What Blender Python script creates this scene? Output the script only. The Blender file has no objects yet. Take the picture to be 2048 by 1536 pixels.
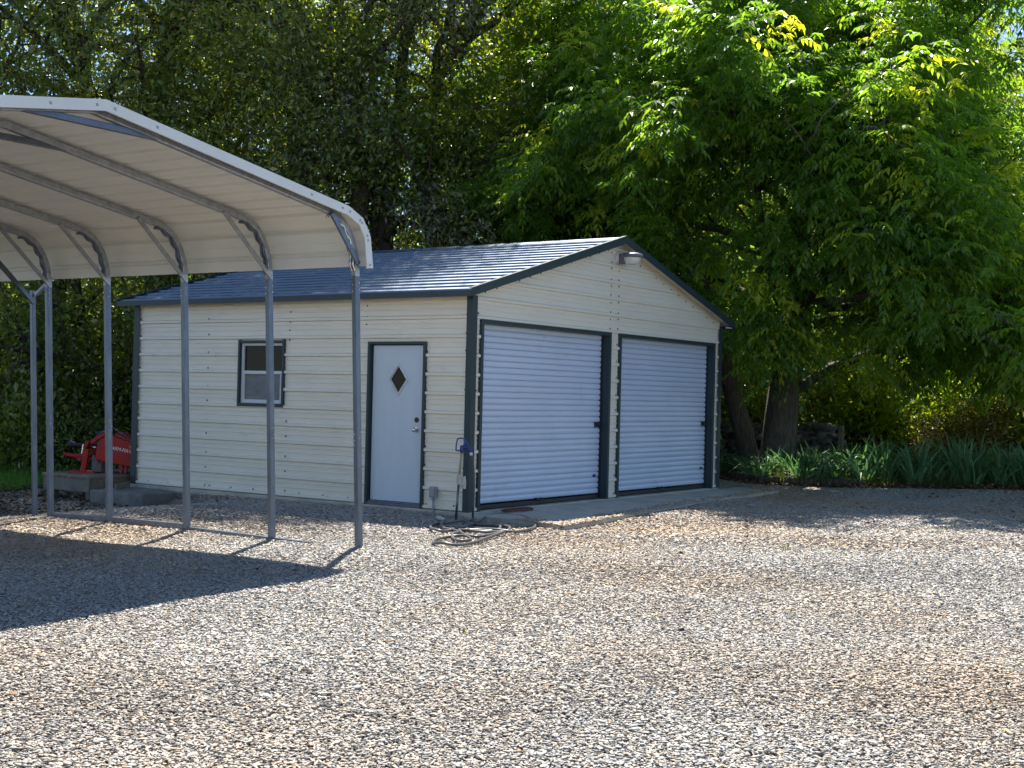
import bpy, bmesh, math, random
import numpy as np
from mathutils import Vector, Matrix

random.seed(7)
rng = np.random.default_rng(7)
C = bpy.context.scene.collection
S = bpy.context.scene
R = math.radians

# ------------------------------------------------------------------ camera
CAM = np.array([-12.5506, -9.2536, 1.3888])
YAW, PITCH, ROLL, FPX = 0.9669, 0.0088, 0.0239, 2637.06
fw = Vector((math.sin(YAW)*math.cos(PITCH), math.cos(YAW)*math.cos(PITCH), math.sin(PITCH)))
rt = Vector((math.cos(YAW), -math.sin(YAW), 0))
up = rt.cross(fw)
rt2 = rt*math.cos(ROLL) + up*math.sin(ROLL)
up2 = up*math.cos(ROLL) - rt*math.sin(ROLL)
cd = bpy.data.cameras.new('camera')
cam = bpy.data.objects.new('camera', cd)
C.objects.link(cam)
m = Matrix((rt2, up2, -fw)).transposed().to_4x4()
m.translation = Vector(CAM)
cam.matrix_world = m
cd.sensor_fit = 'HORIZONTAL'
cd.sensor_width = 36.0
cd.lens = 36.0*FPX/2048.0
cd.clip_start = 0.1
cd.clip_end = 1000.0
S.camera = cam

# ------------------------------------------------------------------ light
SUN_AZ, SUN_EL = 35.0, 59.0          # azimuth from +x towards +y
w = bpy.data.worlds.new('World')
S.world = w
w.use_nodes = True
nt = w.node_tree
bg = nt.nodes['Background']
sky = nt.nodes.new('ShaderNodeTexSky')
sky.sky_type = 'NISHITA'
sky.sun_disc = False
sky.sun_elevation = R(SUN_EL)
sky.sun_rotation = R(90.0 - SUN_AZ)
sky.air_density = 1.0
sky.altitude = 1800.0
sky.dust_density = 0.15
sky.ozone_density = 2.5
nt.links.new(sky.outputs[0], bg.inputs[0])
bg.inputs[1].default_value = 0.088
sl = bpy.data.lights.new('sun', 'SUN')
sl.energy = 5.0
sl.angle = R(0.53)
sl.color = (1.0, 0.955, 0.88)
sun = bpy.data.objects.new('sun', sl)
C.objects.link(sun)
sd = Vector((math.cos(R(SUN_AZ))*math.cos(R(SUN_EL)), math.sin(R(SUN_AZ))*math.cos(R(SUN_EL)), math.sin(R(SUN_EL))))
sun.rotation_euler = sd.to_track_quat('Z', 'Y').to_euler()
sun.location = (20, 14, 40)
S.view_settings.view_transform = 'Standard'
S.view_settings.look = 'None'
S.view_settings.gamma = 1.0
S.view_settings.exposure = 1.32
S.render.engine = 'CYCLES'
S.cycles.max_bounces = 7
S.cycles.diffuse_bounces = 4
S.cycles.glossy_bounces = 3
S.cycles.transmission_bounces = 4
S.cycles.caustics_reflective = False
S.cycles.caustics_refractive = False

G = -0.06                             # ground level beside the slab


def sstep(a, b, x):
    t = np.clip((np.asarray(x, float)-a)/(b-a), 0, 1)
    return t*t*(3-2*t)


def ground_z(x, y):
    x = np.asarray(x, float); y = np.asarray(y, float)
    low = sstep(3.0, 5.2, y)*np.maximum(sstep(0.05, -0.5, x), sstep(5.9, 6.3, y))*sstep(9, 6, x)
    bed = sstep(8.5, 12.0, x + 0.25*y)*0.12
    und = 0.018*np.sin(x*0.9+1.3)*np.sin(y*0.8) + 0.012*np.sin(x*2.1+y*1.7)
    return G - 0.19*low + bed + und*0.7


# ------------------------------------------------------------------ materials
def new_mat(name):
    mt = bpy.data.materials.new(name)
    mt.use_nodes = True
    t = mt.node_tree
    t.nodes.clear()
    out = t.nodes.new('ShaderNodeOutputMaterial')
    p = t.nodes.new('ShaderNodeBsdfPrincipled')
    t.links.new(p.outputs[0], out.inputs[0])
    return mt, t, p, out


def paint(name, col, rough=0.45, metal=0.0, var=0.12, scale=3.0, bump=0.0, bscale=60.0, stretch=(1, 1, 1), spec=0.5, dirt=None, dirt_scale=1.5, dirt_at=0.6):
    mt, t, p, out = new_mat(name)
    tc = t.nodes.new('ShaderNodeTexCoord')
    mp = t.nodes.new('ShaderNodeMapping')
    mp.inputs['Scale'].default_value = stretch
    t.links.new(tc.outputs['Object'], mp.inputs[0])
    n = t.nodes.new('ShaderNodeTexNoise')
    n.inputs['Scale'].default_value = scale
    n.inputs['Detail'].default_value = 6
    n.inputs['Roughness'].default_value = 0.65
    t.links.new(mp.outputs[0], n.inputs['Vector'])
    cr = t.nodes.new('ShaderNodeValToRGB')
    cr.color_ramp.elements[0].position = 0.28
    cr.color_ramp.elements[1].position = 0.74
    cr.color_ramp.elements[0].color = tuple(c*(1-var) for c in col)+(1,)
    cr.color_ramp.elements[1].color = tuple(min(1, c*(1+var)) for c in col)+(1,)
    t.links.new(n.outputs['Fac'], cr.inputs[0])
    colo = cr.outputs[0]
    if dirt is not None:
        n2 = t.nodes.new('ShaderNodeTexNoise')
        n2.inputs['Scale'].default_value = dirt_scale
        n2.inputs['Detail'].default_value = 9
        n2.inputs['Roughness'].default_value = 0.7
        t.links.new(mp.outputs[0], n2.inputs['Vector'])
        r2 = t.nodes.new('ShaderNodeValToRGB')
        r2.color_ramp.elements[0].position = dirt_at
        r2.color_ramp.elements[1].position = min(1, dirt_at+0.2)
        t.links.new(n2.outputs['Fac'], r2.inputs[0])
        mx = t.nodes.new('ShaderNodeMix')
        mx.data_type = 'RGBA'
        t.links.new(r2.outputs[0], mx.inputs[0])
        t.links.new(colo, mx.inputs[6])
        mx.inputs[7].default_value = tuple(dirt)+(1,)
        colo = mx.outputs[2]
    t.links.new(colo, p.inputs['Base Color'])
    p.inputs['Roughness'].default_value = rough
    p.inputs['Metallic'].default_value = metal
    p.inputs['Specular IOR Level'].default_value = spec
    if bump > 0:
        nb = t.nodes.new('ShaderNodeTexNoise')
        nb.inputs['Scale'].default_value = bscale
        nb.inputs['Detail'].default_value = 5
        t.links.new(mp.outputs[0], nb.inputs['Vector'])
        b = t.nodes.new('ShaderNodeBump')
        b.inputs['Strength'].default_value = bump
        b.inputs['Distance'].default_value = 0.02
        t.links.new(nb.outputs['Fac'], b.inputs['Height'])
        t.links.new(b.outputs[0], p.inputs['Normal'])
    return mt


def ramp(t, stops):
    cr = t.nodes.new('ShaderNodeValToRGB')
    el = cr.color_ramp.elements
    while len(el) < len(stops):
        el.new(0.5)
    for e, (pos, col) in zip(el, stops):
        e.position = pos
        e.color = tuple(col)+(1,)
    return cr


def leaf_mat(name, stops, trans=0.45, tcol=(1.5, 1.6, 0.6), rough=0.4, spec=0.5):
    mt, t, p, out = new_mat(name)
    at = t.nodes.new('ShaderNodeAttribute')
    at.attribute_name = 'rnd'
    cr = ramp(t, stops)
    t.links.new(at.outputs['Fac'], cr.inputs[0])
    t.links.new(cr.outputs[0], p.inputs['Base Color'])
    p.inputs['Roughness'].default_value = rough
    p.inputs['Specular IOR Level'].default_value = spec
    tr = t.nodes.new('ShaderNodeBsdfTranslucent')
    mul = t.nodes.new('ShaderNodeMix')
    mul.data_type = 'RGBA'
    mul.blend_type = 'MULTIPLY'
    mul.inputs[0].default_value = 1.0
    t.links.new(cr.outputs[0], mul.inputs[6])
    mul.inputs[7].default_value = tuple(tcol)+(1,)
    mul.clamp_result = False
    t.links.new(mul.outputs[2], tr.inputs[0])
    ms = t.nodes.new('ShaderNodeMixShader')
    ms.inputs[0].default_value = trans
    t.links.new(p.outputs[0], ms.inputs[1])
    t.links.new(tr.outputs[0], ms.inputs[2])
    t.links.new(ms.outputs[0], out.inputs[0])
    return mt


def attr_mat(name, stops, rough=0.8, tint=None, tint_scale=0.5, bump=0.0, bscale=60):
    mt, t, p, out = new_mat(name)
    at = t.nodes.new('ShaderNodeAttribute')
    at.attribute_name = 'rnd'
    cr = ramp(t, stops)
    t.links.new(at.outputs['Fac'], cr.inputs[0])
    colo = cr.outputs[0]
    tc = t.nodes.new('ShaderNodeTexCoord')
    if tint is not None:
        n = t.nodes.new('ShaderNodeTexNoise')
        n.inputs['Scale'].default_value = tint_scale
        n.inputs['Detail'].default_value = 3
        t.links.new(tc.outputs['Object'], n.inputs['Vector'])
        r2 = ramp(t, [(0.44, (1, 1, 1)), (0.70, tint)])
        t.links.new(n.outputs['Fac'], r2.inputs[0])
        mu = t.nodes.new('ShaderNodeMix')
        mu.data_type = 'RGBA'
        mu.blend_type = 'MULTIPLY'
        mu.inputs[0].default_value = 1
        t.links.new(colo, mu.inputs[6])
        t.links.new(r2.outputs[0], mu.inputs[7])
        colo = mu.outputs[2]
        mp2 = t.nodes.new('ShaderNodeMapping'); mp2.inputs['Rotation'].default_value = (0, 0, 0.55); mp2.inputs['Scale'].default_value = (0.25, 1.0, 1.0)
        t.links.new(tc.outputs['Object'], mp2.inputs[0])
        n3 = t.nodes.new('ShaderNodeTexNoise'); n3.inputs['Scale'].default_value = 1.0; n3.inputs['Detail'].default_value = 4
        t.links.new(mp2.outputs[0], n3.inputs['Vector'])
        r3 = ramp(t, [(0.36, (0.86, 0.865, 0.88)), (0.56, (1, 1, 1))])
        t.links.new(n3.outputs['Fac'], r3.inputs[0])
        mu2 = t.nodes.new('ShaderNodeMix'); mu2.data_type = 'RGBA'; mu2.blend_type = 'MULTIPLY'; mu2.inputs[0].default_value = 1
        t.links.new(colo, mu2.inputs[6]); t.links.new(r3.outputs[0], mu2.inputs[7])
        colo = mu2.outputs[2]
    t.links.new(colo, p.inputs['Base Color'])
    p.inputs['Roughness'].default_value = rough
    if bump:
        nb = t.nodes.new('ShaderNodeTexNoise')
        nb.inputs['Scale'].default_value = bscale
        nb.inputs['Detail'].default_value = 6
        t.links.new(tc.outputs['Object'], nb.inputs['Vector'])
        b = t.nodes.new('ShaderNodeBump')
        b.inputs['Strength'].default_value = bump
        b.inputs['Distance'].default_value = 0.02
        t.links.new(nb.outputs['Fac'], b.inputs['Height'])
        t.links.new(b.outputs[0], p.inputs['Normal'])
    return mt


def bark_mat(name, a, b):
    mt, t, p, out = new_mat(name)
    tc = t.nodes.new('ShaderNodeTexCoord')
    mp = t.nodes.new('ShaderNodeMapping')
    mp.inputs['Scale'].default_value = (9, 9, 1.6)
    t.links.new(tc.outputs['Object'], mp.inputs[0])
    n = t.nodes.new('ShaderNodeTexNoise')
    n.inputs['Scale'].default_value = 3.2
    n.inputs['Detail'].default_value = 8
    n.inputs['Roughness'].default_value = 0.7
    t.links.new(mp.outputs[0], n.inputs['Vector'])
    cr = ramp(t, [(0.34, a), (0.66, b)])
    t.links.new(n.outputs['Fac'], cr.inputs[0])
    t.links.new(cr.outputs[0], p.inputs['Base Color'])
    p.inputs['Roughness'].default_value = 0.9
    bm_ = t.nodes.new('ShaderNodeBump')
    bm_.inputs['Strength'].default_value = 0.9
    bm_.inputs['Distance'].default_value = 0.04
    t.links.new(n.outputs['Fac'], bm_.inputs['Height'])
    t.links.new(bm_.outputs[0], p.inputs['Normal'])
    return mt


def ground_mat(name, stops, vor=0.0, nscale=1.2, bump=0.5, bscale=30.0):
    mt, t, p, out = new_mat(name)
    tc = t.nodes.new('ShaderNodeTexCoord')
    n = t.nodes.new('ShaderNodeTexNoise')
    n.inputs['Scale'].default_value = nscale
    n.inputs['Detail'].default_value = 10
    n.inputs['Roughness'].default_value = 0.7
    t.links.new(tc.outputs['Object'], n.inputs['Vector'])
    cr = ramp(t, stops)
    hgt = None
    if vor > 0:
        v = t.nodes.new('ShaderNodeTexVoronoi')
        v.inputs['Scale'].default_value = vor
        t.links.new(tc.outputs['Object'], v.inputs['Vector'])
        sep = t.nodes.new('ShaderNodeSeparateColor')
        t.links.new(v.outputs['Color'], sep.inputs[0])
        t.links.new(sep.outputs[0], cr.inputs[0])
        hgt = v.outputs['Distance']
    else:
        t.links.new(n.outputs['Fac'], cr.inputs[0])
        nb = t.nodes.new('ShaderNodeTexNoise')
        nb.inputs['Scale'].default_value = bscale
        nb.inputs['Detail'].default_value = 6
        t.links.new(tc.outputs['Object'], nb.inputs['Vector'])
        hgt = nb.outputs['Fac']
    t.links.new(cr.outputs[0], p.inputs['Base Color'])
    p.inputs['Roughness'].default_value = 0.9
    b = t.nodes.new('ShaderNodeBump')
    b.inputs['Strength'].default_value = bump
    b.inputs['Distance'].default_value = 0.03
    b.invert = vor > 0
    t.links.new(hgt, b.inputs['Height'])
    t.links.new(b.outputs[0], p.inputs['Normal'])
    return mt


def glass_mat(name, col, rough=0.05):
    mt, t, p, out = new_mat(name)
    p.inputs['Base Color'].default_value = tuple(col)+(1,)
    p.inputs['Roughness'].default_value = rough
    p.inputs['Specular IOR Level'].default_value = 0.12
    tc = t.nodes.new('ShaderNodeTexCoord')
    n = t.nodes.new('ShaderNodeTexNoise')
    n.inputs['Scale'].default_value = 4
    t.links.new(tc.outputs['Object'], n.inputs['Vector'])
    b = t.nodes.new('ShaderNodeBump')
    b.inputs['Strength'].default_value = 0.08
    t.links.new(n.outputs['Fac'], b.inputs['Height'])
    t.links.new(b.outputs[0], p.inputs['Normal'])
    return mt


M = {}
M['cream'] = paint('cream_siding', (0.72, 0.675, 0.575), 0.38, var=0.05, scale=1.2, dirt=(0.55, 0.50, 0.41), dirt_scale=2.2, dirt_at=0.58, stretch=(1, 1, 2.5))
M['gable'] = paint('cream_gable_siding', (0.72, 0.675, 0.575), 0.38, var=0.05, scale=1.2, dirt=(0.50, 0.36, 0.20), dirt_scale=1.6, dirt_at=0.60, stretch=(1, 1, 2.5))
M['trim'] = paint('dark_green_trim', (0.026, 0.045, 0.052), 0.42, var=0.12, scale=5, spec=0.3)
M['roof'] = paint('slate_blue_roof', (0.12, 0.16, 0.22), 0.46, metal=0.55, var=0.12, scale=2.0, spec=0.9)
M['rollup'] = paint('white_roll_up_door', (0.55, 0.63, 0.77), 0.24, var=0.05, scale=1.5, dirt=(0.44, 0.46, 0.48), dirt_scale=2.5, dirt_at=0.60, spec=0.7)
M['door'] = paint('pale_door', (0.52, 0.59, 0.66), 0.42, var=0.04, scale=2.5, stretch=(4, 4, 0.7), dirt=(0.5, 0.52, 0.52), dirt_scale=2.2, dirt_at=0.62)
M['white'] = paint('white_frame', (0.58, 0.60, 0.63), 0.4, var=0.05)
M['black'] = paint('black_rubber', (0.018, 0.018, 0.02), 0.5, var=0.2)
M['screw'] = paint('dark_screw_head', (0.02, 0.025, 0.028), 0.4, var=0.1)
M['galv'] = paint('galvanised_steel', (0.135, 0.157, 0.20), 0.36, metal=0.8, var=0.22, scale=14, stretch=(1, 1, 0.35))
M['galv_brace'] = paint('galvanised_brace', (0.36, 0.38, 0.42), 0.42, metal=0.7, var=0.3, scale=18)
M['sheet'] = paint('carport_sheet', (0.80, 0.80, 0.76), 0.45, var=0.05, scale=1.5, dirt=(0.5, 0.45, 0.36), dirt_scale=1.8, dirt_at=0.66)
M['sheet_trim'] = paint('carport_edge_trim', (0.72, 0.72, 0.68), 0.35, var=0.04)
M['chrome'] = paint('bright_metal', (0.62, 0.62, 0.62), 0.22, metal=1.0, var=0.1, scale=20)
M['bronze'] = paint('dark_bronze', (0.05, 0.022, 0.012), 0.5, var=0.3)
M['glass_dark'] = glass_mat('dark_glass', (0.004, 0.004, 0.005))
M['screen'] = paint('insect_screen', (0.13, 0.14, 0.15), 0.5, var=0.35, scale=4, stretch=(1, 1, 3), spec=0.6)
M['concrete'] = ground_mat('concrete', [(0.3, (0.29, 0.265, 0.22)), (0.5, (0.43, 0.40, 0.335)), (0.72, (0.54, 0.505, 0.43))], nscale=2.2, bump=0.25, bscale=80)
M['block'] = ground_mat('old_concrete', [(0.3, (0.10, 0.10, 0.098)), (0.7, (0.22, 0.21, 0.195))], nscale=5, bump=0.5, bscale=50)
M['wood'] = paint('weathered_wood', (0.20, 0.165, 0.12), 0.85, var=0.4, scale=3, stretch=(8, 1.2, 8), bump=0.4, bscale=20)
M['wood_grey'] = paint('grey_timber', (0.17, 0.155, 0.13), 0.85, var=0.4, scale=4, bump=0.5, bscale=25)
M['red'] = paint('red_paint', (0.36, 0.006, 0.008), 0.3, var=0.12, scale=6, spec=0.3)
M['red_worn'] = paint('faded_red_paint', (0.30, 0.02, 0.025), 0.5, var=0.25, scale=9)
M['letter'] = paint('white_lettering', (0.75, 0.75, 0.75), 0.5, var=0.05)
M['yellow'] = paint('yellow_sticker', (0.55, 0.36, 0.08), 0.5, var=0.2, scale=30)
M['blue'] = paint('blue_enamel', (0.012, 0.04, 0.20), 0.35, var=0.2, scale=9)
M['pvc'] = paint('aged_pipe', (0.30, 0.26, 0.17), 0.5, var=0.25, scale=12)
M['rag'] = paint('faded_cloth', (0.50, 0.50, 0.46), 0.9, var=0.25, scale=18, bump=0.6, bscale=30)
M['hose'] = paint('dark_hose', (0.035, 0.035, 0.04), 0.38, var=0.3, scale=8, spec=0.6)
M['hose_grey'] = paint('grey_rubber_hose', (0.10, 0.095, 0.09), 0.33, var=0.2, scale=8, spec=0.7)
M['cord'] = paint('rust_red_cord', (0.13, 0.045, 0.028), 0.6, var=0.3, scale=20)
M['greyplastic'] = paint('grey_plastic', (0.27, 0.29, 0.31), 0.5, var=0.1)
M['lens'] = paint('frosted_lens', (0.60, 0.62, 0.60), 0.2, var=0.08, scale=10, spec=0.7)
M['lamp'] = paint('lamp_housing', (0.13, 0.125, 0.135), 0.45, var=0.15)
M['bark'] = bark_mat('grey_bark', (0.045, 0.037, 0.030), (0.17, 0.145, 0.12))
M['bark2'] = bark_mat('brown_bark', (0.035, 0.026, 0.019), (0.13, 0.098, 0.073))
M['pecan'] = leaf_mat('pecan_leaf', [(0.0, (0.06, 0.111, 0.031)), (0.45, (0.116, 0.207, 0.045)), (0.8, (0.223, 0.31, 0.05)), (1.0, (0.392, 0.4, 0.05))], 0.58, (2.4, 2.5, 0.6), 0.34)
M['oak'] = leaf_mat('oak_leaf', [(0.0, (0.077, 0.116, 0.036)), (0.5, (0.154, 0.213, 0.06)), (0.85, (0.269, 0.302, 0.088)), (1.0, (0.437, 0.41, 0.153))], 0.42, (2.6, 2.4, 0.6), 0.30, 0.8)
M['maple'] = leaf_mat('light_leaf', [(0.0, (0.08, 0.129, 0.036)), (0.5, (0.161, 0.242, 0.051)), (1.0, (0.343, 0.387, 0.059))], 0.55, (2.6, 2.4, 0.5), 0.36)
M['dusty'] = leaf_mat('dusty_leaf', [(0.0, (0.085, 0.094, 0.06)), (0.6, (0.178, 0.195, 0.127)), (1.0, (0.321, 0.321, 0.203))], 0.2, (1.2, 1.2, 0.6), 0.45)
M['cedar'] = leaf_mat('rusty_conifer', [(0.0, (0.063, 0.054, 0.018)), (0.6, (0.153, 0.126, 0.04)), (1.0, (0.27, 0.198, 0.063))], 0.3, (1.6, 1.4, 0.6), 0.6)
M['iris'] = leaf_mat('iris_leaf', [(0.0, (0.061, 0.131, 0.061)), (0.6, (0.114, 0.237, 0.109)), (1.0, (0.194, 0.334, 0.15))], 0.3, (1.3, 1.5, 0.7), 0.45)
M['weed'] = leaf_mat('weed_blade', [(0.0, (0.05, 0.075, 0.018)), (0.6, (0.10, 0.14, 0.03)), (1.0, (0.22, 0.20, 0.08))], 0.4, (1.5, 1.5, 0.6), 0.5)
M['lawn'] = leaf_mat('lawn_blade', [(0.0, (0.063, 0.157, 0.025)), (0.6, (0.126, 0.273, 0.038)), (1.0, (0.231, 0.378, 0.063))], 0.4, (1.6, 1.7, 0.5), 0.5)
M['litter'] = attr_mat('dry_leaf', [(0.0, (0.05, 0.028, 0.014)), (0.5, (0.13, 0.075, 0.035)), (1.0, (0.27, 0.17, 0.08))], 0.8)
M['soil'] = ground_mat('forest_soil', [(0.3, (0.020, 0.014, 0.009)), (0.7, (0.065, 0.045, 0.028))], nscale=3, bump=0.8, bscale=14)
M['turf'] = ground_mat('turf_soil', [(0.3, (0.025, 0.045, 0.012)), (0.7, (0.06, 0.085, 0.022))], nscale=3, bump=0.6, bscale=30)
STONE = [(0.0, (0.16, 0.157, 0.155)), (0.10, (0.25, 0.245, 0.235)), (0.28, (0.345, 0.335, 0.315)), (0.62, (0.415, 0.395, 0.36)), (0.85, (0.465, 0.41, 0.325)), (0.95, (0.40, 0.275, 0.165)), (1.0, (0.56, 0.54, 0.50))]
M['gravelbase'] = ground_mat('gravel_bed', [(p_, tuple(c*0.8 for c in c_)) for p_, c_ in STONE], vor=95, bump=1.0)
M['stone'] = attr_mat('crushed_stone', STONE, 0.82, tint=(1.0, 0.80, 0.60), tint_scale=0.22)
M['fieldstone'] = attr_mat('field_stone', [(0, (0.045, 0.042, 0.04)), (0.6, (0.10, 0.094, 0.088)), (1, (0.19, 0.18, 0.165))], 0.9, bump=0.6, bscale=25)


# ------------------------------------------------------------------ mesh helpers
class MB:
    def __init__(s):
        s.v = []; s.f = []; s.sm = []

    def add(s, verts, faces, smooth=False):
        o = len(s.v)
        s.v.extend([tuple(p) for p in verts])
        for f in faces:
            s.f.append(tuple(i+o for i in f)); s.sm.append(smooth)

    def box(s, a, b):
        x0, y0, z0 = (min(a[i], b[i]) for i in range(3))
        x1, y1, z1 = (max(a[i], b[i]) for i in range(3))
        s.add([(x0, y0, z0), (x1, y0, z0), (x1, y1, z0), (x0, y1, z0), (x0, y0, z1), (x1, y0, z1), (x1, y1, z1), (x0, y1, z1)],
              [(0, 3, 2, 1), (4, 5, 6, 7), (0, 1, 5, 4), (1, 2, 6, 5), (2, 3, 7, 6), (3, 0, 4, 7)])

    def sweep(s, path, sec, ref=(0, 1, 0), caps=True, smooth=False, closed=False):
        """section (list of 2D pts or function of index) swept along the path; ref fixes the section's second axis"""
        P = [Vector(p) for p in path]
        n = len(P); rings = []
        for i, p in enumerate(P):
            if closed:
                t = (P[(i+1) % n]-P[i-1])
            elif i == 0: t = P[1]-P[0]
            elif i == n-1: t = P[-1]-P[-2]
            else: t = (P[i+1]-P[i]).normalized()+(P[i]-P[i-1]).normalized()
            t.normalize()
            rf = Vector(ref)
            a = rf.cross(t)
            if a.length < 1e-4: a = Vector((1, 0, 0)).cross(t)
            a.normalize(); b = t.cross(a)
            k = 1.0
            if 0 < i < n-1:
                c = (P[i]-P[i-1]).normalized().dot(t)
                k = 1/max(c, 0.5)
            sc = sec(i) if callable(sec) else sec
            rings.append([p+a*(u*k)+b*v for u, v in sc])
        m_ = len(rings[0]); vs = [q for r_ in rings for q in r_]; fs = []
        rngi = range(n) if closed else range(n-1)
        for i in rngi:
            j2 = (i+1) % n
            for k in range(m_):
                l = (k+1) % m_
                fs.append((i*m_+k, i*m_+l, j2*m_+l, j2*m_+k))
        if caps and not closed:
            fs.append(tuple(range(m_-1, -1, -1))); fs.append(tuple((n-1)*m_+k for k in range(m_)))
        s.add(vs, fs, smooth)

    def tube(s, path, r, n=8, ref=(0.13, 0.2, 1), caps=True, closed=False):
        def sec(i):
            rr = r[i] if hasattr(r, '__len__') else r
            return [(rr*math.cos(2*math.pi*k/n), rr*math.sin(2*math.pi*k/n)) for k in range(n)]
        s.sweep(path, sec, ref, caps, True, closed)

    def sq(s, path, a, b=None, ref=(0, 1, 0)):
        b = b or a
        c = min(a, b)*0.12
        h, g = a/2, b/2
        s.sweep(path, [(-h+c, -g), (h-c, -g), (h, -g+c), (h, g-c), (h-c, g), (-h+c, g), (-h, g-c), (-h, -g+c)], ref)

    def prism(s, poly, axis, t0, t1):
        """polygon in the plane normal to axis (0=x: pts are (y,z); 1=y: pts are (x,z); 2=z: pts are (x,y)), extruded"""
        def mk(p, t):
            return [(t, p[0], p[1]), (p[0], t, p[1]), (p[0], p[1], t)][axis]
        n = len(poly)
        s.add([mk(p, t0) for p in poly]+[mk(p, t1) for p in poly],
              [tuple(range(n)), tuple(range(2*n-1, n-1, -1))]+[(i, i+n, (i+1) % n+n, (i+1) % n) for i in range(n)])

    def disc(s, c, n, r, h, seg=6):
        c = Vector(c); n = Vector(n).normalized()
        a = n.orthogonal().normalized(); b = n.cross(a)
        vs = []
        for hh, rr in ((0, r), (h*0.6, r), (h, r*0.55)):
            vs += [c+n*hh+(a*math.cos(2*math.pi*k/seg)+b*math.sin(2*math.pi*k/seg))*rr for k in range(seg)]
        fs = []
        for j in range(2):
            fs += [(j*seg+k, j*seg+(k+1) % seg, (j+1)*seg+(k+1) % seg, (j+1)*seg+k) for k in range(seg)]
        fs.append(tuple(2*seg+k for k in range(seg)))
        s.add(vs, fs)

    def build(s, name, mat, parent=None, bevel=0.0, recalc=True, xf=None):
        me = bpy.data.meshes.new(name)
        vs = s.v if xf is None else [xf(p) for p in s.v]
        me.from_pydata(vs, [], s.f)
        me.polygons.foreach_set('use_smooth', s.sm)
        if recalc:
            b = bmesh.new(); b.from_mesh(me)
            bmesh.ops.recalc_face_normals(b, faces=b.faces)
            b.to_mesh(me); b.free()
        me.materials.append(mat)
        o = bpy.data.objects.new(name, me)
        C.objects.link(o)
        if parent is not None: o.parent = parent
        if bevel:
            mo = o.modifiers.new('bevel', 'BEVEL'); mo.width = bevel; mo.segments = 2; mo.limit_method = 'ANGLE'
        return o


def np_mesh(name, verts, quads, mat, parent=None, rnd=None, smooth=False):
    me = bpy.data.meshes.new(name)
    verts = np.ascontiguousarray(verts, np.float32).reshape(-1, 3)
    quads = np.ascontiguousarray(quads, np.int32)
    nf, k = quads.shape
    me.vertices.add(len(verts)); me.vertices.foreach_set('co', verts.ravel())
    me.loops.add(nf*k); me.loops.foreach_set('vertex_index', quads.ravel())
    me.polygons.add(nf)
    me.polygons.foreach_set('loop_start', np.arange(0, nf*k, k, dtype=np.int32))
    me.polygons.foreach_set('loop_total', np.full(nf, k, np.int32))
    me.update(calc_edges=True)
    if smooth: me.polygons.foreach_set('use_smooth', np.ones(nf, bool))
    if rnd is not None:
        a = me.attributes.new('rnd', 'FLOAT', 'FACE'); a.data.foreach_set('value', np.ascontiguousarray(rnd, np.float32))
    me.materials.append(mat)
    o = bpy.data.objects.new(name, me); C.objects.link(o)
    if parent is not None: o.parent = parent
    return o


def tag(o, label=None, cat=None, group=None, kind=None):
    if label: o['label'] = label
    if cat: o['category'] = cat
    if group: o['group'] = group
    if kind: o['kind'] = kind
    return o


def thing(name, loc, label, cat, group=None, rz=0.0):
    o = bpy.data.objects.new(name, None); C.objects.link(o)
    o.location = loc; o.rotation_euler = (0, 0, rz); o.empty_display_size = 0.2
    return tag(o, label, cat, group)


def copy_tree(o, parent=None):
    c = o.copy(); C.objects.link(c)
    if parent is not None: c.parent = parent
    for ch in [x for x in bpy.data.objects if x.parent == o]:
        copy_tree(ch, c)
    return c


def catmull(pts, per=8, closed=False):
    P = [Vector(p) for p in pts]; n = len(P); out = []
    for i in range(n if closed else n-1):
        if closed: a, b, c, d = P[i-1], P[i], P[(i+1) % n], P[(i+2) % n]
        else: a, b, c, d = P[max(i-1, 0)], P[i], P[i+1], P[min(i+2, n-1)]
        for k in range(per):
            t = k/per
            out.append(0.5*((2*b)+(c-a)*t+(2*a-5*b+4*c-d)*t*t+(3*b-a-3*c+d)*t*t*t))
    if not closed: out.append(P[-1])
    return out


# ------------------------------------------------------------------ the metal garage
L, W, ZR, PIT = 5.98, 6.68, 2.3132, 0.2286


def rib_profile(z0, z1):
    """(z, depth) of the ribbed siding between two heights"""
    pr = []
    k = -3
    base = ZR-11*PIT
    for k in range(-1, 18):
        zc = base+k*PIT
        for dz, d in ((-0.028, 0), (-0.017, 0.027), (0.012, 0.027), (0.026, 0), (0.088, 0), (0.091, 0.007), (0.101, 0.007), (0.105, 0), (0.150, 0), (0.153, 0.007), (0.163, 0.007), (0.167, 0)):
            pr.append((zc+dz, d))
    out = []
    for (za, da), (zb, db) in zip(pr, pr[1:]):
        if zb <= z0 or za >= z1: continue
        if za < z0: da += (db-da)*(z0-za)/(zb-za); za = z0
        if zb > z1: db = da+(db-da)*(z1-za)/(zb-za); zb = z1
        if not out: out.append((za, da))
        out.append((zb, db))
    return out


def panel(mb, mk, z0, z1, lo, hi):
    """siding strip; lo(z)/hi(z) give its ends along the wall, mk(u, z, d) makes the point"""
    pr = rib_profile(z0, z1); n = len(pr); vs = []
    nc = max(2, int(math.ceil((hi(z0)-lo(z0))/0.3))+1)
    for z, d in pr:
        a, b = lo(z), hi(z)
        for c in range(nc):
            u = a+(b-a)*c/(nc-1)
            oil = 0.0 if c in (0, nc-1) else 0.0022*math.sin(u*2.3+z*3.1)*math.sin(z*5.7+u*0.9+1.3)+0.0012*math.sin(u*7.1+z*1.9)
            vs.append(mk(u, z, d+oil))
    mb.add(vs, [(i*nc+c, i*nc+c+1, (i+1)*nc+c+1, (i+1)*nc+c) for i in range(n-1) for c in range(nc-1)])


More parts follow.
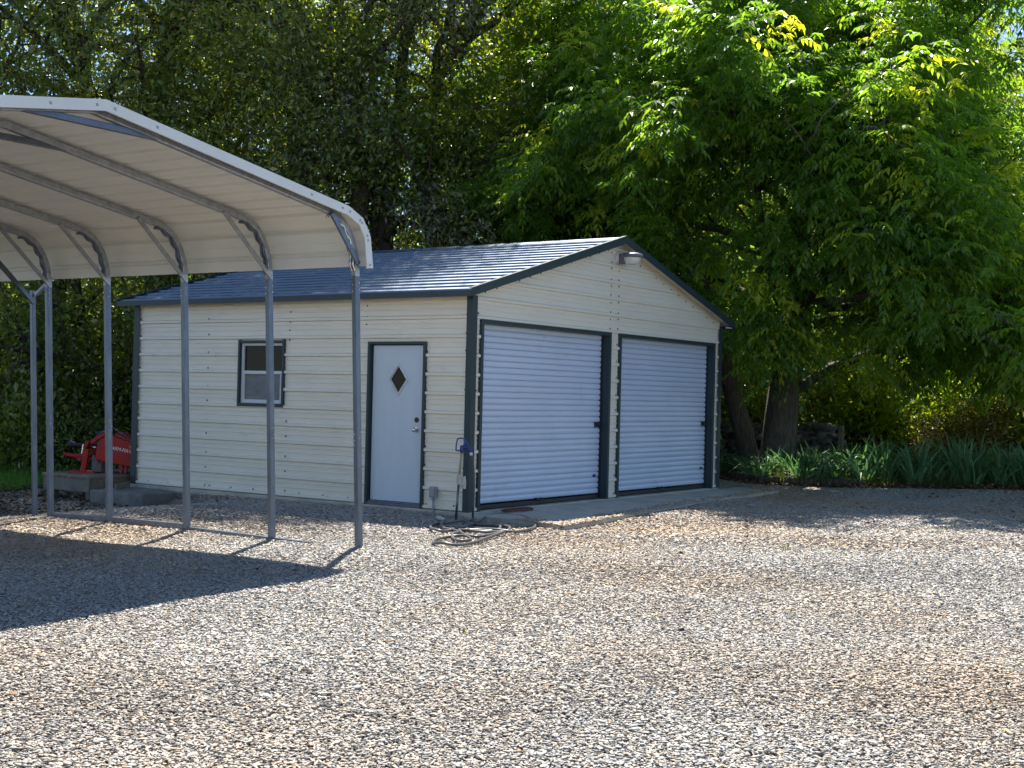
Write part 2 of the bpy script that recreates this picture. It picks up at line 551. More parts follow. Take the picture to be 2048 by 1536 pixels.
gar = thing('metal_garage', (0, 0, 0), 'cream ribbed metal garage with slate blue roof, dark green trim and two roll-up doors', 'garage')
cst = lambda c: (lambda z: c)
RS = 0.2796                                   # roof slope
zt = lambda x: 2.62+RS*(min(x, W-x)+0.215)    # top of the roof at x
sideM = lambda u, z, d: (-d, u, z)
frontM = lambda u, z, d: (u, -d, z)
DY0, DY1, DZ1 = 0.70, 1.545, 1.985            # side door opening
WY0, WY1, WZ0, WZ1 = 3.055, 3.845, 1.205, 2.01
TOP = 2.66
mb = MB()
panel(mb, sideM, 0.0, TOP, cst(0.0), cst(DY0)); panel(mb, sideM, DZ1, TOP, cst(DY0), cst(DY1))
panel(mb, sideM, 0.0, TOP, cst(DY1), cst(WY0)); panel(mb, sideM, 0.0, WZ0, cst(WY0), cst(WY1))
panel(mb, sideM, WZ1, TOP, cst(WY0), cst(WY1)); panel(mb, sideM, 0.0, TOP, cst(WY1), cst(L))
mb.build('wall', M['cream'], gar, recalc=False)
D1 = (0.205, 3.165); D2 = (3.50, 6.425); DT = 2.245
mb = MB()
for a, b in ((0, D1[0]), (D1[1], D2[0]), (D2[1], W)): panel(mb, frontM, 0.0, DT, cst(a), cst(b))
zpk = zt(W/2)-0.03
glo = lambda z: max(0.0, (z+0.03-2.62)/RS-0.215)
panel(mb, frontM, DT, zpk, glo, lambda z: W-glo(z))
mb.build('wall', M['gable'], gar, recalc=False)
mb = MB()
panel(mb, lambda u, z, d: (W+d, u, z), 0.0, TOP, cst(0), cst(L))
panel(mb, lambda u, z, d: (u, L+d, z), 0.0, zpk, glo, lambda z: W-glo(z))
mb.build('wall', M['cream'], gar, recalc=False)
# foundation
mb = MB(); mb.box((-0.035, -0.03, -0.5), (W+0.03, L+0.035, -0.004))
mb.build('foundation', M['concrete'], gar, bevel=0.01)
# interior darkness is simply a closed room: a floor is the foundation, roof above
# roof: ribs run along the ridge
EX0 = -0.215
def roof_sheet(sign):
    mb = MB(); pr = []
    ln = math.hypot(W/2-EX0, RS*(W/2-EX0)); cx, cz = (W/2-EX0)/ln, RS*(W/2-EX0)/ln
    s_ = 0.02
    while s_ < ln:
        for ds, d in ((0, 0), (0.012, 0.02), (0.034, 0.02), (0.046, 0), (0.14, 0)):
            if s_+ds < ln: pr.append((s_+ds, d))
        s_ += PIT
    pr = [(0, 0)]+pr+[(ln, 0)]
    vs = []
    for s_, d in pr:
        x = EX0+s_*cx-d*cz; z = 2.602+s_*cz+d*cx
        if sign < 0: x = W-x
        vs += [(x, -0.15, z), (x, L+0.175, z)]
    n = len(pr)
    mb.add(vs, [(2*i, 2*i+1, 2*i+3, 2*i+2) for i in range(n-1)])
    # underside sheet
    a = EX0 if sign > 0 else W-EX0
    mb2 = MB(); mb2.add([(a, -0.14, 2.588), (a, L+0.165, 2.588), (W/2, L+0.165, 2.588+RS*(W/2-EX0)), (W/2, -0.14, 2.588+RS*(W/2-EX0))], [(0, 1, 2, 3)])
    return mb, mb2
for sg in (1, -1):
    a_, b_ = roof_sheet(sg)
    a_.build('roof', M['roof'], gar, recalc=False); b_.build('soffit', M['cream'], gar, recalc=False)
ridge_z = 2.62+RS*(W/2-EX0)
mb = MB()
mb.prism([(W/2-0.16, ridge_z-0.16*RS+0.004), (W/2, ridge_z+0.012), (W/2+0.16, ridge_z-0.16*RS+0.004), (W/2, ridge_z-0.006)], 1, -0.155, L+0.18)
mb.build('ridge_cap', M['roof'], gar)
# roof screws
mb = MB()
for k in range(15):
    x = EX0+0.09+k*0.22
    for y in (0.05, 1.25, 2.45, 3.65, 4.85, 6.0):
        mb.disc((x, y+0.01*(k % 3), 2.604+RS*(x-EX0)), (-RS, 0, 1), 0.009, 0.008)
tag(mb.build('roof_screw', M['galv'], gar), kind='stuff')
# rake boards and fascias
for ya, yb in ((-0.165, -0.15), (L+0.172, L+0.19)):
    mb = MB()
    n0, n1 = EX0-0.012, W-EX0+0.012
    mb.prism([(n0, 2.535), (n0, 2.628), (W/2, ridge_z+0.016), (n1, 2.628), (n1, 2.535), (W/2, ridge_z-0.085)], 1, ya, yb)
    lip = 0.045
    mb.prism([(n0, 2.630), (n0, 2.636), (W/2, ridge_z+0.026), (n1, 2.636), (n1, 2.630), (W/2, ridge_z+0.020)], 1, ya-(0 if ya < 0 else lip), yb+(lip if ya < 0 else 0))
    mb.build('rake_trim', M['trim'], gar)
mb = MB(); mb.box((EX0-0.014, -0.149, 2.535), (EX0, L+0.171, 2.606)); mb.build('fascia', M['trim'], gar)
mb = MB(); mb.box((W-EX0, -0.149, 2.535), (W-EX0+0.014, L+0.171, 2.606)); mb.build('fascia', M['trim'], gar)
mb = MB(); mb.box((W+0.03, -0.125, 2.545), (W-EX0-0.02, -0.085, 2.565)); mb.build('eave_rail', M['white'], gar)
# corner trims (angles)
def angle_trim(x, y, sx, sy, a=0.075, b=0.085):
    mb = MB()
    t = 0.034
    mb.box((x-sx*t, y-sy*t, 0.0), (x+sx*a, y-sy*(t-0.004), 2.565)); mb.box((x-sx*t, y-sy*t+sy*0.004, 0.0), (x-sx*(t-0.004), y+sy*b, 2.565))
    return mb.build('corner_trim', M['trim'], gar)
angle_trim(0, 0, 1, 1, 0.062, 0.055); angle_trim(W, 0, -1, 1); angle_trim(0, L, 1, -1); angle_trim(W, L, -1, -1)
# screws on the walls
def screw_cols(cols, mk, nrm, zmax=2.5):
    mb = MB()
    for u, z0, z1, step, jit in cols:
        z = z0; i = 0
        while z < z1:
            mb.disc(mk(u+random.uniform(-0.006, 0.006), z+random.uniform(-jit, jit), 0.001), nrm, 0.0125, 0.009); i += 1
            z += step[i % len(step)]
    return tag(mb.build('siding_screw', M['screw'], gar), kind='stuff')
stp = (0.095, 0.134)
screw_cols([(0.075, 0.06, 2.5, (0.229,), 0.02), (0.66, 0.06, 2.0, (0.229,), 0.02), (1.63, 2.1, 2.5, stp, 0.01), (2.95, 2.05, 2.5, stp, 0.01), (2.98, 0.07, 1.15, (0.2, 0.257), 0.01),
            (4.49, 0.05, 2.5, (0.2, 0.257), 0.01), (5.90, 0.06, 2.5, (0.229,), 0.02)], sideM, (-1, 0, 0))
mb = MB()
for y in np.arange(0.2, 5.8, 0.42):
    if not (DY0-0.05 < y < DY1+0.05): mb.disc((-0.001, y, 0.05+random.uniform(-0.01, 0.01)), (-1, 0, 0), 0.0125, 0.009)
tag(mb.build('siding_screw', M['screw'], gar), kind='stuff')
screw_cols([(0.115, 0.05, 2.5, (0.229,), 0.02), (3.22, 2.35, 3.42, stp, 0.01), (3.43, 2.35, 3.42, stp, 0.01), (3.41, 0.06, 2.2, (0.229,), 0.02), (6.50, 2.3, 2.6, (0.229,), 0.02)], frontM, (0, -1, 0))
mb = MB()
for x in np.arange(0.25, W/2-0.1, 0.24):
    for xx in (x, W-x): mb.disc((xx, -0.001, zt(x)-0.13), (0, -1, 0), 0.012, 0.009)
tag(mb.build('siding_screw', M['screw'], gar), kind='stuff')

# side door
fr = MB()
fr.box((-0.036, DY0-0.038, 0.0), (0.05, DY0, DZ1+0.035)); fr.box((-0.036, DY1, 0.0), (0.05, DY1+0.038, DZ1+0.035)); fr.box((-0.037, DY0, DZ1), (0.05, DY1, DZ1+0.035))
fr.build('door_trim', M['trim'], gar, bevel=0.003)
dr = MB()
# leaf with a diamond hole
dx = 0.022; cy, cz_, hy, hz = (DY0+DY1)/2, 1.555, 0.155, 0.205
a0, a1, b0, b1 = DY0+0.016, DY1-0.016, 0.055, DZ1-0.012
ov = [(a0, b0), (a1, b0), (a1, b1), (a0, b1)]; iv = [(cy, cz_-hz), (cy+hy, cz_), (cy, cz_+hz), (cy-hy, cz_)]
mids = [(cy, b0), (a1, cz_), (cy, b1), (a0, cz_)]
vs = []
for d in (dx, dx+0.035):
    vs += [(d, *p) for p in ov]+[(d, *p) for p in mids]+[(d, *p) for p in iv]
fs = []
for o_ in (0, 12):
    for k in range(4):
        nx = (k+1) % 4
        fs.append((o_+4+k, o_+nx, o_+4+nx, o_+8+nx, o_+8+k))
for k in range(4): fs.append((8+k, 8+(k+1) % 4, 20+(k+1) % 4, 20+k))
for (p_, q_) in ((0, 4), (4, 1), (1, 5), (5, 2), (2, 6), (6, 3), (3, 7), (7, 0)): fs.append((p_, q_, q_+12, p_+12))
dr.add(vs, fs)
dleaf = dr.build('door', M['door'], gar); dleaf['label'] = 'pale grey entry door with a diamond window'
mb = MB()
for k in range(4):
    p_, q_ = Vector((0, *iv[k])), Vector((0, *iv[(k+1) % 4])); c_ = Vector((0, cy, cz_))
    po, qo = c_+(p_-c_)*1.03, c_+(q_-c_)*1.03; pi, qi = c_+(p_-c_)*0.80, c_+(q_-c_)*0.80; pm, qm = c_+(p_-c_)*0.9, c_+(q_-c_)*0.9
    vs = [po+Vector((dx-0.001, 0, 0)), qo+Vector((dx-0.001, 0, 0)), qo+Vector((dx-0.014, 0, 0)), po+Vector((dx-0.014, 0, 0)), pm+Vector((dx-0.018, 0, 0)), qm+Vector((dx-0.018, 0, 0)), pi+Vector((dx+0.004, 0, 0)), qi+Vector((dx+0.004, 0, 0)), pi+Vector((dx+0.02, 0, 0)), qi+Vector((dx+0.02, 0, 0))]
    mb.add(vs, [(0, 1, 2, 3), (3, 2, 5, 4), (4, 5, 7, 6), (6, 7, 9, 8)])
mb.build('window_frame', M['white'], dleaf)
mb = MB(); c_ = Vector((dx+0.016, cy, cz_)); mb.add([c_+Vector((0, 0, -hz)), c_+Vector((0, hy, 0)), c_+Vector((0, 0, hz)), c_+Vector((0, -hy, 0))], [(0, 1, 2, 3)]); mb.build('pane', M['glass_dark'], dleaf, recalc=False)
mb = MB(); mb.disc((dx, 0.815, 1.065), (-1, 0, 0), 0.033, 0.012, 16); mb.build('deadbolt', M['bronze'], dleaf)
mb = MB(); mb.disc((dx, 0.815, 0.945), (-1, 0, 0), 0.033, 0.01, 16); mb.tube([(dx-0.008, 0.815, 0.945), (dx-0.035, 0.815, 0.945), (dx-0.04, 0.815, 0.945), (dx-0.05, 0.815, 0.945), (dx-0.068, 0.815, 0.945), (dx-0.074, 0.815, 0.945)], [0.011, 0.011, 0.02, 0.027, 0.025, 0.012], 12); mb.build('handle', M['chrome'], dleaf)
mb = MB(); mb.box((-0.03, DY0+0.001, 0.0), (0.06, DY1-0.001, 0.03)); mb.box((-0.012, DY0+0.001, 0.03), (0.06, DY1-0.001, 0.05)); mb.build('threshold', M['galv'], gar, bevel=0.004)

# side window
mb = MB()
e = 0.045
mb.box((-0.036, WY0-e+0.012, WZ0-e), (0.02, WY0, WZ1+e)); mb.box((-0.036, WY1, WZ0-e), (0.02, WY1+e-0.012, WZ1+e))
mb.box((-0.037, WY0, WZ1), (0.02, WY1, WZ1+e-0.01)); mb.box((-0.037, WY0, WZ0-e), (0.02, WY1, WZ0))
win = mb.build('window', M['trim'], gar, bevel=0.003)
mb = MB()
f_ = 0.04; zm = (WZ0+WZ1)/2+0.01
for p_, q_ in (((0.005, WY0+0.001, WZ0+0.001), (0.05, WY0+f_, WZ1-0.001)), ((0.005, WY1-f_, WZ0+0.001), (0.05, WY1-0.001, WZ1-0.001)), ((0.006, WY0+f_, WZ1-0.035), (0.05, WY1-f_, WZ1-0.001)),
               ((0.002, WY0+f_, WZ0+0.001), (0.05, WY1-f_, WZ0+0.05)), ((-0.004, WY0+0.02, zm-0.022), (0.045, WY1-0.02, zm+0.022)),
               ((0.0, WY0+f_, WZ0+0.05), (0.03, WY0+f_+0.022, zm-0.022)), ((0.0, WY1-f_-0.022, WZ0+0.05), (0.03, WY1-f_, zm-0.022))): mb.box(p_, q_)
mb.build('frame', M['white'], win, bevel=0.003)
mb = MB(); mb.add([(0.032, WY0+f_, zm), (0.032, WY1-f_, zm), (0.032, WY1-f_, WZ1-0.03), (0.032, WY0+f_, WZ1-0.03)], [(0, 1, 2, 3)]); mb.build('pane', M['glass_dark'], win, recalc=False)
mb = MB(); mb.add([(0.022, WY0+f_, WZ0+0.04), (0.022, WY1-f_, WZ0+0.04), (0.022, WY1-f_, zm), (0.022, WY0+f_, zm)], [(0, 1, 2, 3)]); mb.build('screen', M['screen'], win, recalc=False)

# roll-up doors
for x0, x1 in (D1, D2):
    mb = MB()
    t = 0.052
    mb.box((x0-t, -0.036, 0.0), (x0, 0.15, DT+0.047)); mb.box((x1, -0.036, 0.0), (x1+t, 0.15, DT+0.047)); mb.box((x0, -0.037, DT), (x1, 0.15, DT+0.047))
    mb.build('door_trim', M['trim'], gar, bevel=0.003)
    mb = MB(); mb.box((x0, 0.085, 0.02), (x0+0.015, 0.099, DT)); mb.build('guide_rail', M['black'], gar)
    mb = MB(); mb.box((x1-0.02, 0.075, 0.02), (x1, 0.099, DT)); mb.build('guide_rail', M['black'], gar)
    mb = MB(); pr = []
    z = 0.07; sl_ = 0.0755
    while z < DT+0.05:
        for q in range(7):
            a = q/6
            pr.append((z+0.004+a*(sl_-0.012), 0.009*math.sin(math.pi*a)**0.6+0.002*a))
        pr.append((z+sl_-0.0085, -0.018)); pr.append((z+sl_-0.001, -0.018))
        z += sl_
    pr = [(z, d) for z, d in pr if z < DT+0.02]
    vs = []
    nc = 14
    for z, d in pr:
        for c in range(nc):
            u = x0+0.003+(x1-x0-0.006)*c/(nc-1)
            vs.append((u, 0.10-d-0.003*math.sin((u-x0)/(x1-x0)*math.pi)-0.0016*math.sin(u*3.3+z*4.1+x0)-0.0009*math.sin(z*41+u*1.7), z))
    mb.add(vs, [(i*nc+c, i*nc+c+1, (i+1)*nc+c+1, (i+1)*nc+c) for i in range(len(pr)-1) for c in range(nc-1)])
    rd = mb.build('roll_up_door', M['rollup'], gar, recalc=False)
    mb = MB(); mb.box((x0+0.004, 0.075, 0.008), (x1-0.004, 0.115, 0.055)); mb.build('bottom_seal', M['black'], rd)
    mb = MB(); lx = x1-0.115
    mb.box((lx-0.055, 0.072, 0.985), (lx+0.06, 0.088, 1.055)); mb.box((lx-0.02, 0.055, 0.998), (lx+0.10, 0.071, 1.022)); mb.tube([(lx, 0.07, 1.03), (lx, 0.045, 1.03), (lx, 0.035, 1.0), (lx, 0.045, 0.975), (lx+0.02, 0.05, 0.965)], 0.009, 6)
    mb.build('latch', M['screw'], rd, bevel=0.002)
    mb = MB(); mb.box((x0+0.005, 0.07, 0.96), (x0+0.03, 0.088, 1.06)); mb.box((x0+0.005, 0.055, 0.99), (x0+0.045, 0.069, 1.02)); mb.build('latch', M['galv'], rd)
    mb = MB(); hx = (x0+x1)/2-0.05
    mb.box((hx-0.07, 0.06, 0.045), (hx-0.045, 0.088, 0.085)); mb.box((hx+0.045, 0.06, 0.045), (hx+0.07, 0.088, 0.085)); mb.tube([(hx-0.058, 0.05, 0.06), (hx+0.058, 0.05, 0.06)], 0.011, 8)
    mb.build('handle', M['screw'], rd)
    mb = MB(); sx = x1-0.17
    for i in range(2): mb.box((sx+i*0.037, 0.084, 0.30), (sx+i*0.037+0.03, 0.0885, 0.335))
    mb.build('sticker', M['black'], rd)

# barn light on the gable
lm = thing('wall_lamp', (3.36, -0.001, 3.335), 'grey dusk to dawn barn light with frosted lens high on the gable', 'lamp')
mb = MB(); mb.disc((0.02, -0.002, 0), (0, -1, 0), 0.085, 0.05, 16); mb.build('wall_plate', M['white'], lm)
mb = MB(); mb.box((-0.035, -0.15, -0.085), (0.06, -0.05, 0.065)); mb.build('bracket', M['lamp'], lm, bevel=0.01)
mb = MB(); mb.sweep([(0.05, -0.16, 0.005), (0.05, -0.16, 0.03), (0.05, -0.16, 0.055), (0.05, -0.16, 0.07)],
                    lambda i: [(0.0, 0.0) if False else ([0.15, 0.15, 0.135, 0.09][i]*1.0*math.cos(a), -0.06+[0.15, 0.15, 0.135, 0.09][i]*math.sin(a)) for a in np.linspace(0, 2*math.pi, 20, endpoint=False)], ref=(0, 1, 0), smooth=True)
mb.build('housing', M['lamp'], lm)
mb = MB(); mb.sweep([(0.05, -0.16, -0.085), (0.05, -0.16, -0.075), (0.05, -0.16, 0.0), (0.05, -0.16, 0.004)],
                    lambda i: [([0.08, 0.105, 0.125, 0.125][i]*math.cos(a), -0.06+[0.08, 0.105, 0.125, 0.125][i]*math.sin(a)) for a in np.linspace(0, 2*math.pi, 24, endpoint=False)], ref=(0, 1, 0), smooth=True)
mb.build('lens', M['lens'], lm)

# ------------------------------------------------------------------ carport
cp = thing('carport', (-3.3, -1.1, G), 'open steel carport with cream sheet roof on galvanised square tube bows', 'carport')
cp.location = (0, 0, 0)
shear = lambda p: (p[0]-0.021*(p[2]-G), p[1]+0.030*(p[2]-G), p[2])
PY = [-1.18, -0.10, 1.06, 2.22, 3.18, 4.40]
pxf = lambda y: -3.285-0.035*(y+1.18)
RX = -6.22                                    # ridge
HALF = RX+3.285
T = 0.060
def arch(off, x0, half_only=False):
    """right half of the arch from eave to ridge; off = inward offset from the sheet; x0 = outside of the leg"""
    pts = [(x0, 2.62), (x0-0.010, 2.79), (x0-0.030, 2.885), (x0-0.066, 2.965), (x0-0.122, 3.028), (x0-0.20, 3.069), (x0-0.30, 3.108)]
    pk = 3.108+(x0-0.30-RX)*0.163
    pts += [(RX, pk)]
    out = []
    for i, (x, z) in enumerate(pts):
        a = pts[max(i-1, 0)]; b = pts[min(i+1, len(pts)-1)]
        tx, tz = b[0]-a[0], b[1]-a[1]; l_ = math.hypot(tx, tz)
        nx, nz = -tz/l_, tx/l_          # inward (towards lower left)
        if i == len(pts)-1: nx, nz = 0, -1
        out.append((x+nx*off, z+nz*off))
    return out
def mirror(p): return (2*RX-p[0], p[1])
for i, y in enumerate(PY):
    xo = pxf(y)+0.09
    leg_x = pxf(y)+0.005
    bnd = [(leg_x, 2.57), (leg_x-0.008, 2.67), (leg_x-0.034, 2.785), (leg_x-0.084, 2.895), (leg_x-0.155, 2.985), (leg_x-0.245, 3.046), (leg_x-0.36, 3.084)]
    ar = [(v.x, v.z) for v in catmull([(a, 0, b) for a, b in bnd], 3)]
    ar.append((RX, ar[-1][1]+(ar[-1][0]-RX)*0.163))
    full = ar+[mirror(p) for p in ar[-2::-1]]
    for sgn in (0, 1):
        lx = leg_x if sgn == 0 else 2*RX-leg_x
        gz = float(ground_z(lx, y)) if i != 4 else G-0.03
        mb = MB(); mb.sq([(lx, y, gz-0.02), (lx, y, G+2.52)], T)
        lg = mb.build('leg', M['galv'], cp, xf=shear)
        mb = MB()
        for zz in (0.98, 1.02, 1.08, 2.40, 2.46): mb.disc((lx+random.choice((-0.012, 0.012)), y-T/2, G+zz), (0, -1, 0), 0.007, 0.006); mb.disc((lx-T/2, y+0.01, G+zz-0.02), (-1, 0, 0), 0.007, 0.006)
        tag(mb.build('screw', M['chrome'], lg, xf=shear), kind='stuff')
    mb = MB(); mb.sq([(full[0][0], y, G+2.521)]+[(x, y, G+z) for x, z in full]+[(full[-1][0], y, G+2.521)], T)
    mb.build('bow', M['galv_brace'], cp, xf=shear)
    for sgn in (0, 1):
        # crimped inner bend
        mb = MB()
        for off in (-0.017, 0.017):
            pth = []
            for j in range(0, 19, 2):
                (x, z), (x2, z2) = ar[j], ar[j+1]
                l_ = math.hypot(x2-x, z2-z); nx, nz = -(z2-z)/l_, (x2-x)/l_
                h_ = 0.036+(0.016 if j % 4 else -0.006)
                p_ = (x+nx*h_, z+nz*h_)
                if sgn: p_ = mirror(p_)
                pth.append((p_[0], y+off, G+p_[1]))
            mb.tube(catmull(pth, 4), 0.013, 6)
        mb.build('bend_crimp', M['chrome'] if i == 0 else M['galv'], cp, xf=shear)
        # knee brace
        a = (leg_x-0.01, 2.53 if i else 2.63); b = (leg_x-0.62, 3.10) if i else (leg_x-0.365, 3.06)
        if sgn: a, b = mirror(a), mirror(b)
        mb = MB(); mb.sq([(a[0], y-0.045, G+a[1]), (b[0], y-0.045, G+b[1])], 0.038 if i else 0.05, 0.026)
        mb.build('brace', M['galv'] if i == 0 else M['galv_brace'], cp, xf=shear)
    # collar tie under the ridge
    hh = 3.40
    mb = MB(); mb.sq([(RX-0.66, y-0.005, G+hh), (RX+0.66, y-0.005, G+hh)], 0.05, 0.045)
    mb.build('collar_tie', M['galv'], cp, xf=shear)
# base rails
mb = MB(); mb.box((-0.03, 0, 0), (0.03, 1, 0.05))
def rail(x0, y0, x1, y1, z0, z1):
    mb = MB(); mb.sq([(x0, y0, z0), (x1, y1, z1)], T, T, ref=(0, 0, 1)); return mb.build('base_rail', M['galv'], cp, xf=shear)
lx = lambda y: pxf(y)+0.005
for k_ in (2, 3):
    rail(lx(PY[k_])-0.0, PY[k_]+T/2+0.001, lx(PY[k_+1]), PY[k_+1]-T/2-0.001, G+0.035, G+0.0 if k_ == 3 else G+0.03)
rail(lx(PY[1]), PY[0]+0.62, lx(PY[2]), PY[2]-T/2-0.001, G-0.012, G+0.01)
rail(2*RX-lx(0), PY[0]+T, 2*RX-lx(0), PY[5]-T, G+0.03, G+0.03)
# end post just beyond the last bow
mb = MB(); mb.sq([(-3.39, 3.52, G-0.06), (-3.39, 3.52, G+2.50)], 0.05); ep = mb.build('end_post', M['galv'], cp, xf=shear)
mb = MB(); mb.sq([(-3.415, 3.47, G+2.36), (-3.95, 3.47, G+2.86)], 0.05, 0.035); mb.build('brace', M['galv'], ep, xf=shear)
mb = MB(); mb.sq([(-3.39, 3.46, G+2.45), (-3.36, PY[4]+0.04, G+2.62)], 0.04); mb.build('tie', M['galv_brace'], ep, xf=shear)
# sheets: ribs along y
Y0s, Y1s = PY[0]-0.11, PY[5]+0.26
def sheet(side):
    ar = arch(0.0, pxf(0)+0.09)
    # resample
    P_ = [Vector((x, 0, z)) for x, z in ar]
    ln = [0]
    for a, b in zip(P_, P_[1:]): ln.append(ln[-1]+(b-a).length)
    def at(s_):
        for i in range(len(P_)-1):
            if s_ <= ln[i+1] or i == len(P_)-2:
                t_ = (s_-ln[i])/(ln[i+1]-ln[i]); d = (P_[i+1]-P_[i]).normalized()
                return P_[i].lerp(P_[i+1], t_), Vector((d.z, 0, -d.x))
    marks = sorted(set([round(v, 4) for v in ln]+[round(s_+ds, 4) for s_ in np.arange(0.10, ln[-1]-0.05, PIT) for ds in (0, 0.016, 0.040, 0.056, 0.13, 0.136, 0.144, 0.15)]))
    def hgt(s_):
        t_ = (s_-0.10) % PIT
        if s_ < 0.10 or s_ > ln[-1]-0.06: return 0
        if t_ < 0.016: return 0.027*t_/0.016
        if t_ < 0.040: return 0.027
        if t_ < 0.056: return 0.027*(0.056-t_)/0.016
        if 0.136 <= t_+1e-5 and t_ <= 0.1441: return 0.004
        return 0
    mb = MB(); vs = []
    for s_ in marks:
        p_, n_ = at(s_); q = p_+n_*(0.004+hgt(s_))
        x, z = (q.x, q.z) if side == 0 else mirror((q.x, q.z))
        for y in (Y0s, Y1s): vs.append((x-0.035*(y-0)*(1 if side == 0 else -1)*0.0, y, G+z))
    mb.add(vs, [(2*i, 2*i+1, 2*i+3, 2*i+2) for i in range(len(marks)-1)])
    o = mb.build('roof', M['sheet'], cp, recalc=False, xf=lambda p: shear((p[0]-0.035*(p[1]), p[1], p[2])))
    return o
sheet(0); sheet(1)
# screws seen as dark dots where the sheet sits on the bows; edge trim
for yt, sg in ((Y0s, -1), (Y1s, 1)):
    oa = arch(-0.030, pxf(0)+0.09); ia = arch(0.055, pxf(0)+0.09)
    # faceted band: few straight pieces, as folded sheet
    idx = [0, 2, 4, 6, 7]
    outer = [oa[k] for k in idx]; inner = [ia[k] for k in idx]
    outer[0] = (outer[0][0], 2.60); inner[0] = (inner[0][0], 2.60)
    outer = outer+[mirror(p) for p in outer[-2::-1]]; inner = inner+[mirror(p) for p in inner[-2::-1]]
    mb = MB(); n = len(outer); ya, yb = yt-0.004, yt+0.012
    vs = []
    for (xo_, zo), (xi, zi) in zip(outer, inner): vs += [(xo_, ya, G+zo), (xi, ya, G+zi), (xi, yb, G+zi), (xo_, yb, G+zo), (xo_, yb+(0.07 if sg < 0 else 0), G+zo)]
    fs = []
    for i in range(n-1):
        a, b = 5*i, 5*i+5
        fs += [(a, b, b+1, a+1), (a+1, b+1, b+2, a+2), (a+2, b+2, b+3, a+3), (a+3, b+3, b, a), (a+3, b+3, b+4, a+4)]
    fs += [(0, 1, 2, 3), (5*(n-1), 5*(n-1)+3, 5*(n-1)+2, 5*(n-1)+1)]
    mb.add(vs, fs)
    xf2 = lambda p: shear((p[0]-0.035*(p[1]), p[1], p[2]))
    et = mb.build('edge_trim', M['sheet_trim'], cp, xf=xf2)
    mb = MB()
    for i in range(n-1):
        for t_ in (0.1, 0.9) if i not in (3, 4) else (0.03, 0.18, 0.82, 0.97):
            x = (outer[i][0]*(1-t_)+outer[i+1][0]*t_+inner[i][0]*(1-t_)+inner[i+1][0]*t_)/2; z = (outer[i][1]*(1-t_)+outer[i+1][1]*t_+inner[i][1]*(1-t_)+inner[i+1][1]*t_)/2
            mb.disc((x, yt-0.004 if sg < 0 else yt+0.012, G+z), (0, sg, 0), 0.011, 0.008)
    tag(mb.build('screw', M['galv_brace'], et, xf=xf2), kind='stuff')

# ------------------------------------------------------------------ small things by the corner
RYAW = math.atan2(-math.sin(YAW), math.cos(YAW))
hy = thing('yard_hydrant', (-0.40, -0.13, G), 'blue handled yard hydrant on a leaning pipe at the garage corner', 'hydrant', rz=RYAW)
q = 0.00127
hp = lambda u, v, d=0.0: ((u-497)*q, d, (1150-v)*q-0.02)
mb = MB(); mb.tube([hp(497, 1165), hp(517, 780)], 0.0155, 10); mb.build('pipe', M['galv'], hy)
mb = MB(); mb.tube([hp(517, 780), hp(536, 512)], 0.014, 10); mb.build('pipe', M['pvc'], hy)
mb = MB()
for z_ in range(6): mb.tube([hp(500+4*(z_ % 2), 735+z_*14, -0.03), hp(520, 728+z_*15, -0.038), hp(545, 740+z_*13, -0.03)], 0.012, 6)
pts = [(545, 745), (575, 730), (584, 790), (580, 850), (553, 842), (530, 850), (533, 790)]
mb.add([hp(a, b, -0.02) for a, b in pts]+[hp(a, b, 0.018) for a, b in pts]+[hp(556, 790, -0.04)], [tuple(range(13, 6, -1))]+[(i, (i+1) % 7, 14) for i in range(7)]+[(i, i+7, (i+1) % 7+7, (i+1) % 7) for i in range(7)])
rag = mb.build('cloth_wrap', M['rag'], hy)
mb = MB()
mb.tube([hp(536, 520), hp(537, 500), hp(538, 470), hp(540, 455)], [0.019, 0.024, 0.026, 0.018], 10)
mb.tube([hp(538, 472), hp(570, 468), hp(600, 478), hp(615, 500), hp(620, 520)], [0.02, 0.021, 0.019, 0.017, 0.016], 10)
mb.sq([hp(552, 470), hp(560, 430), hp(558, 395)], 0.02, 0.03); mb.build('head', M['blue'], hy)
mb = MB(); mb.sweep([hp(537, 490), hp(505, 506), hp(484, 500), hp(486, 450), hp(496, 396), hp(525, 391), hp(562, 393), hp(580, 430), hp(600, 470)], [(-0.008, -0.018), (0.008, -0.018), (0.008, 0.018), (-0.008, 0.018)], ref=(0, 1, 0)); mb.build('handle', M['blue'], hy, bevel=0.003)
mb = MB(); mb.tube([hp(620, 518), hp(624, 545)], 0.018, 10); mb.build('hose_coupling', M['white'], hy)

eb = thing('outlet_box', (-0.02, 0.478, 0.0), 'small grey weatherproof outlet box on conduit beside the entry door', 'outlet box')
mb = MB(); mb.box((-0.055, -0.045, 0.145), (0, 0.045, 0.275)); mb.box((-0.068, -0.038, 0.155), (-0.056, 0.038, 0.268)); mb.build('box', M['greyplastic'], eb, bevel=0.006)
mb = MB(); mb.tube([(-0.028, 0, 0.144), (-0.028, 0, -0.12)], 0.016, 10); mb.tube([(-0.028, 0, 0.146), (-0.028, 0, 0.115)], 0.021, 10); mb.build('conduit', M['greyplastic'], eb)


def px(pxx, pyy, z):
    d = np.array(fw)+np.array(rt2)*(pxx-1024)/FPX-np.array(up2)*(pyy-768)/FPX
    return CAM+d*(z-CAM[2])/d[2]


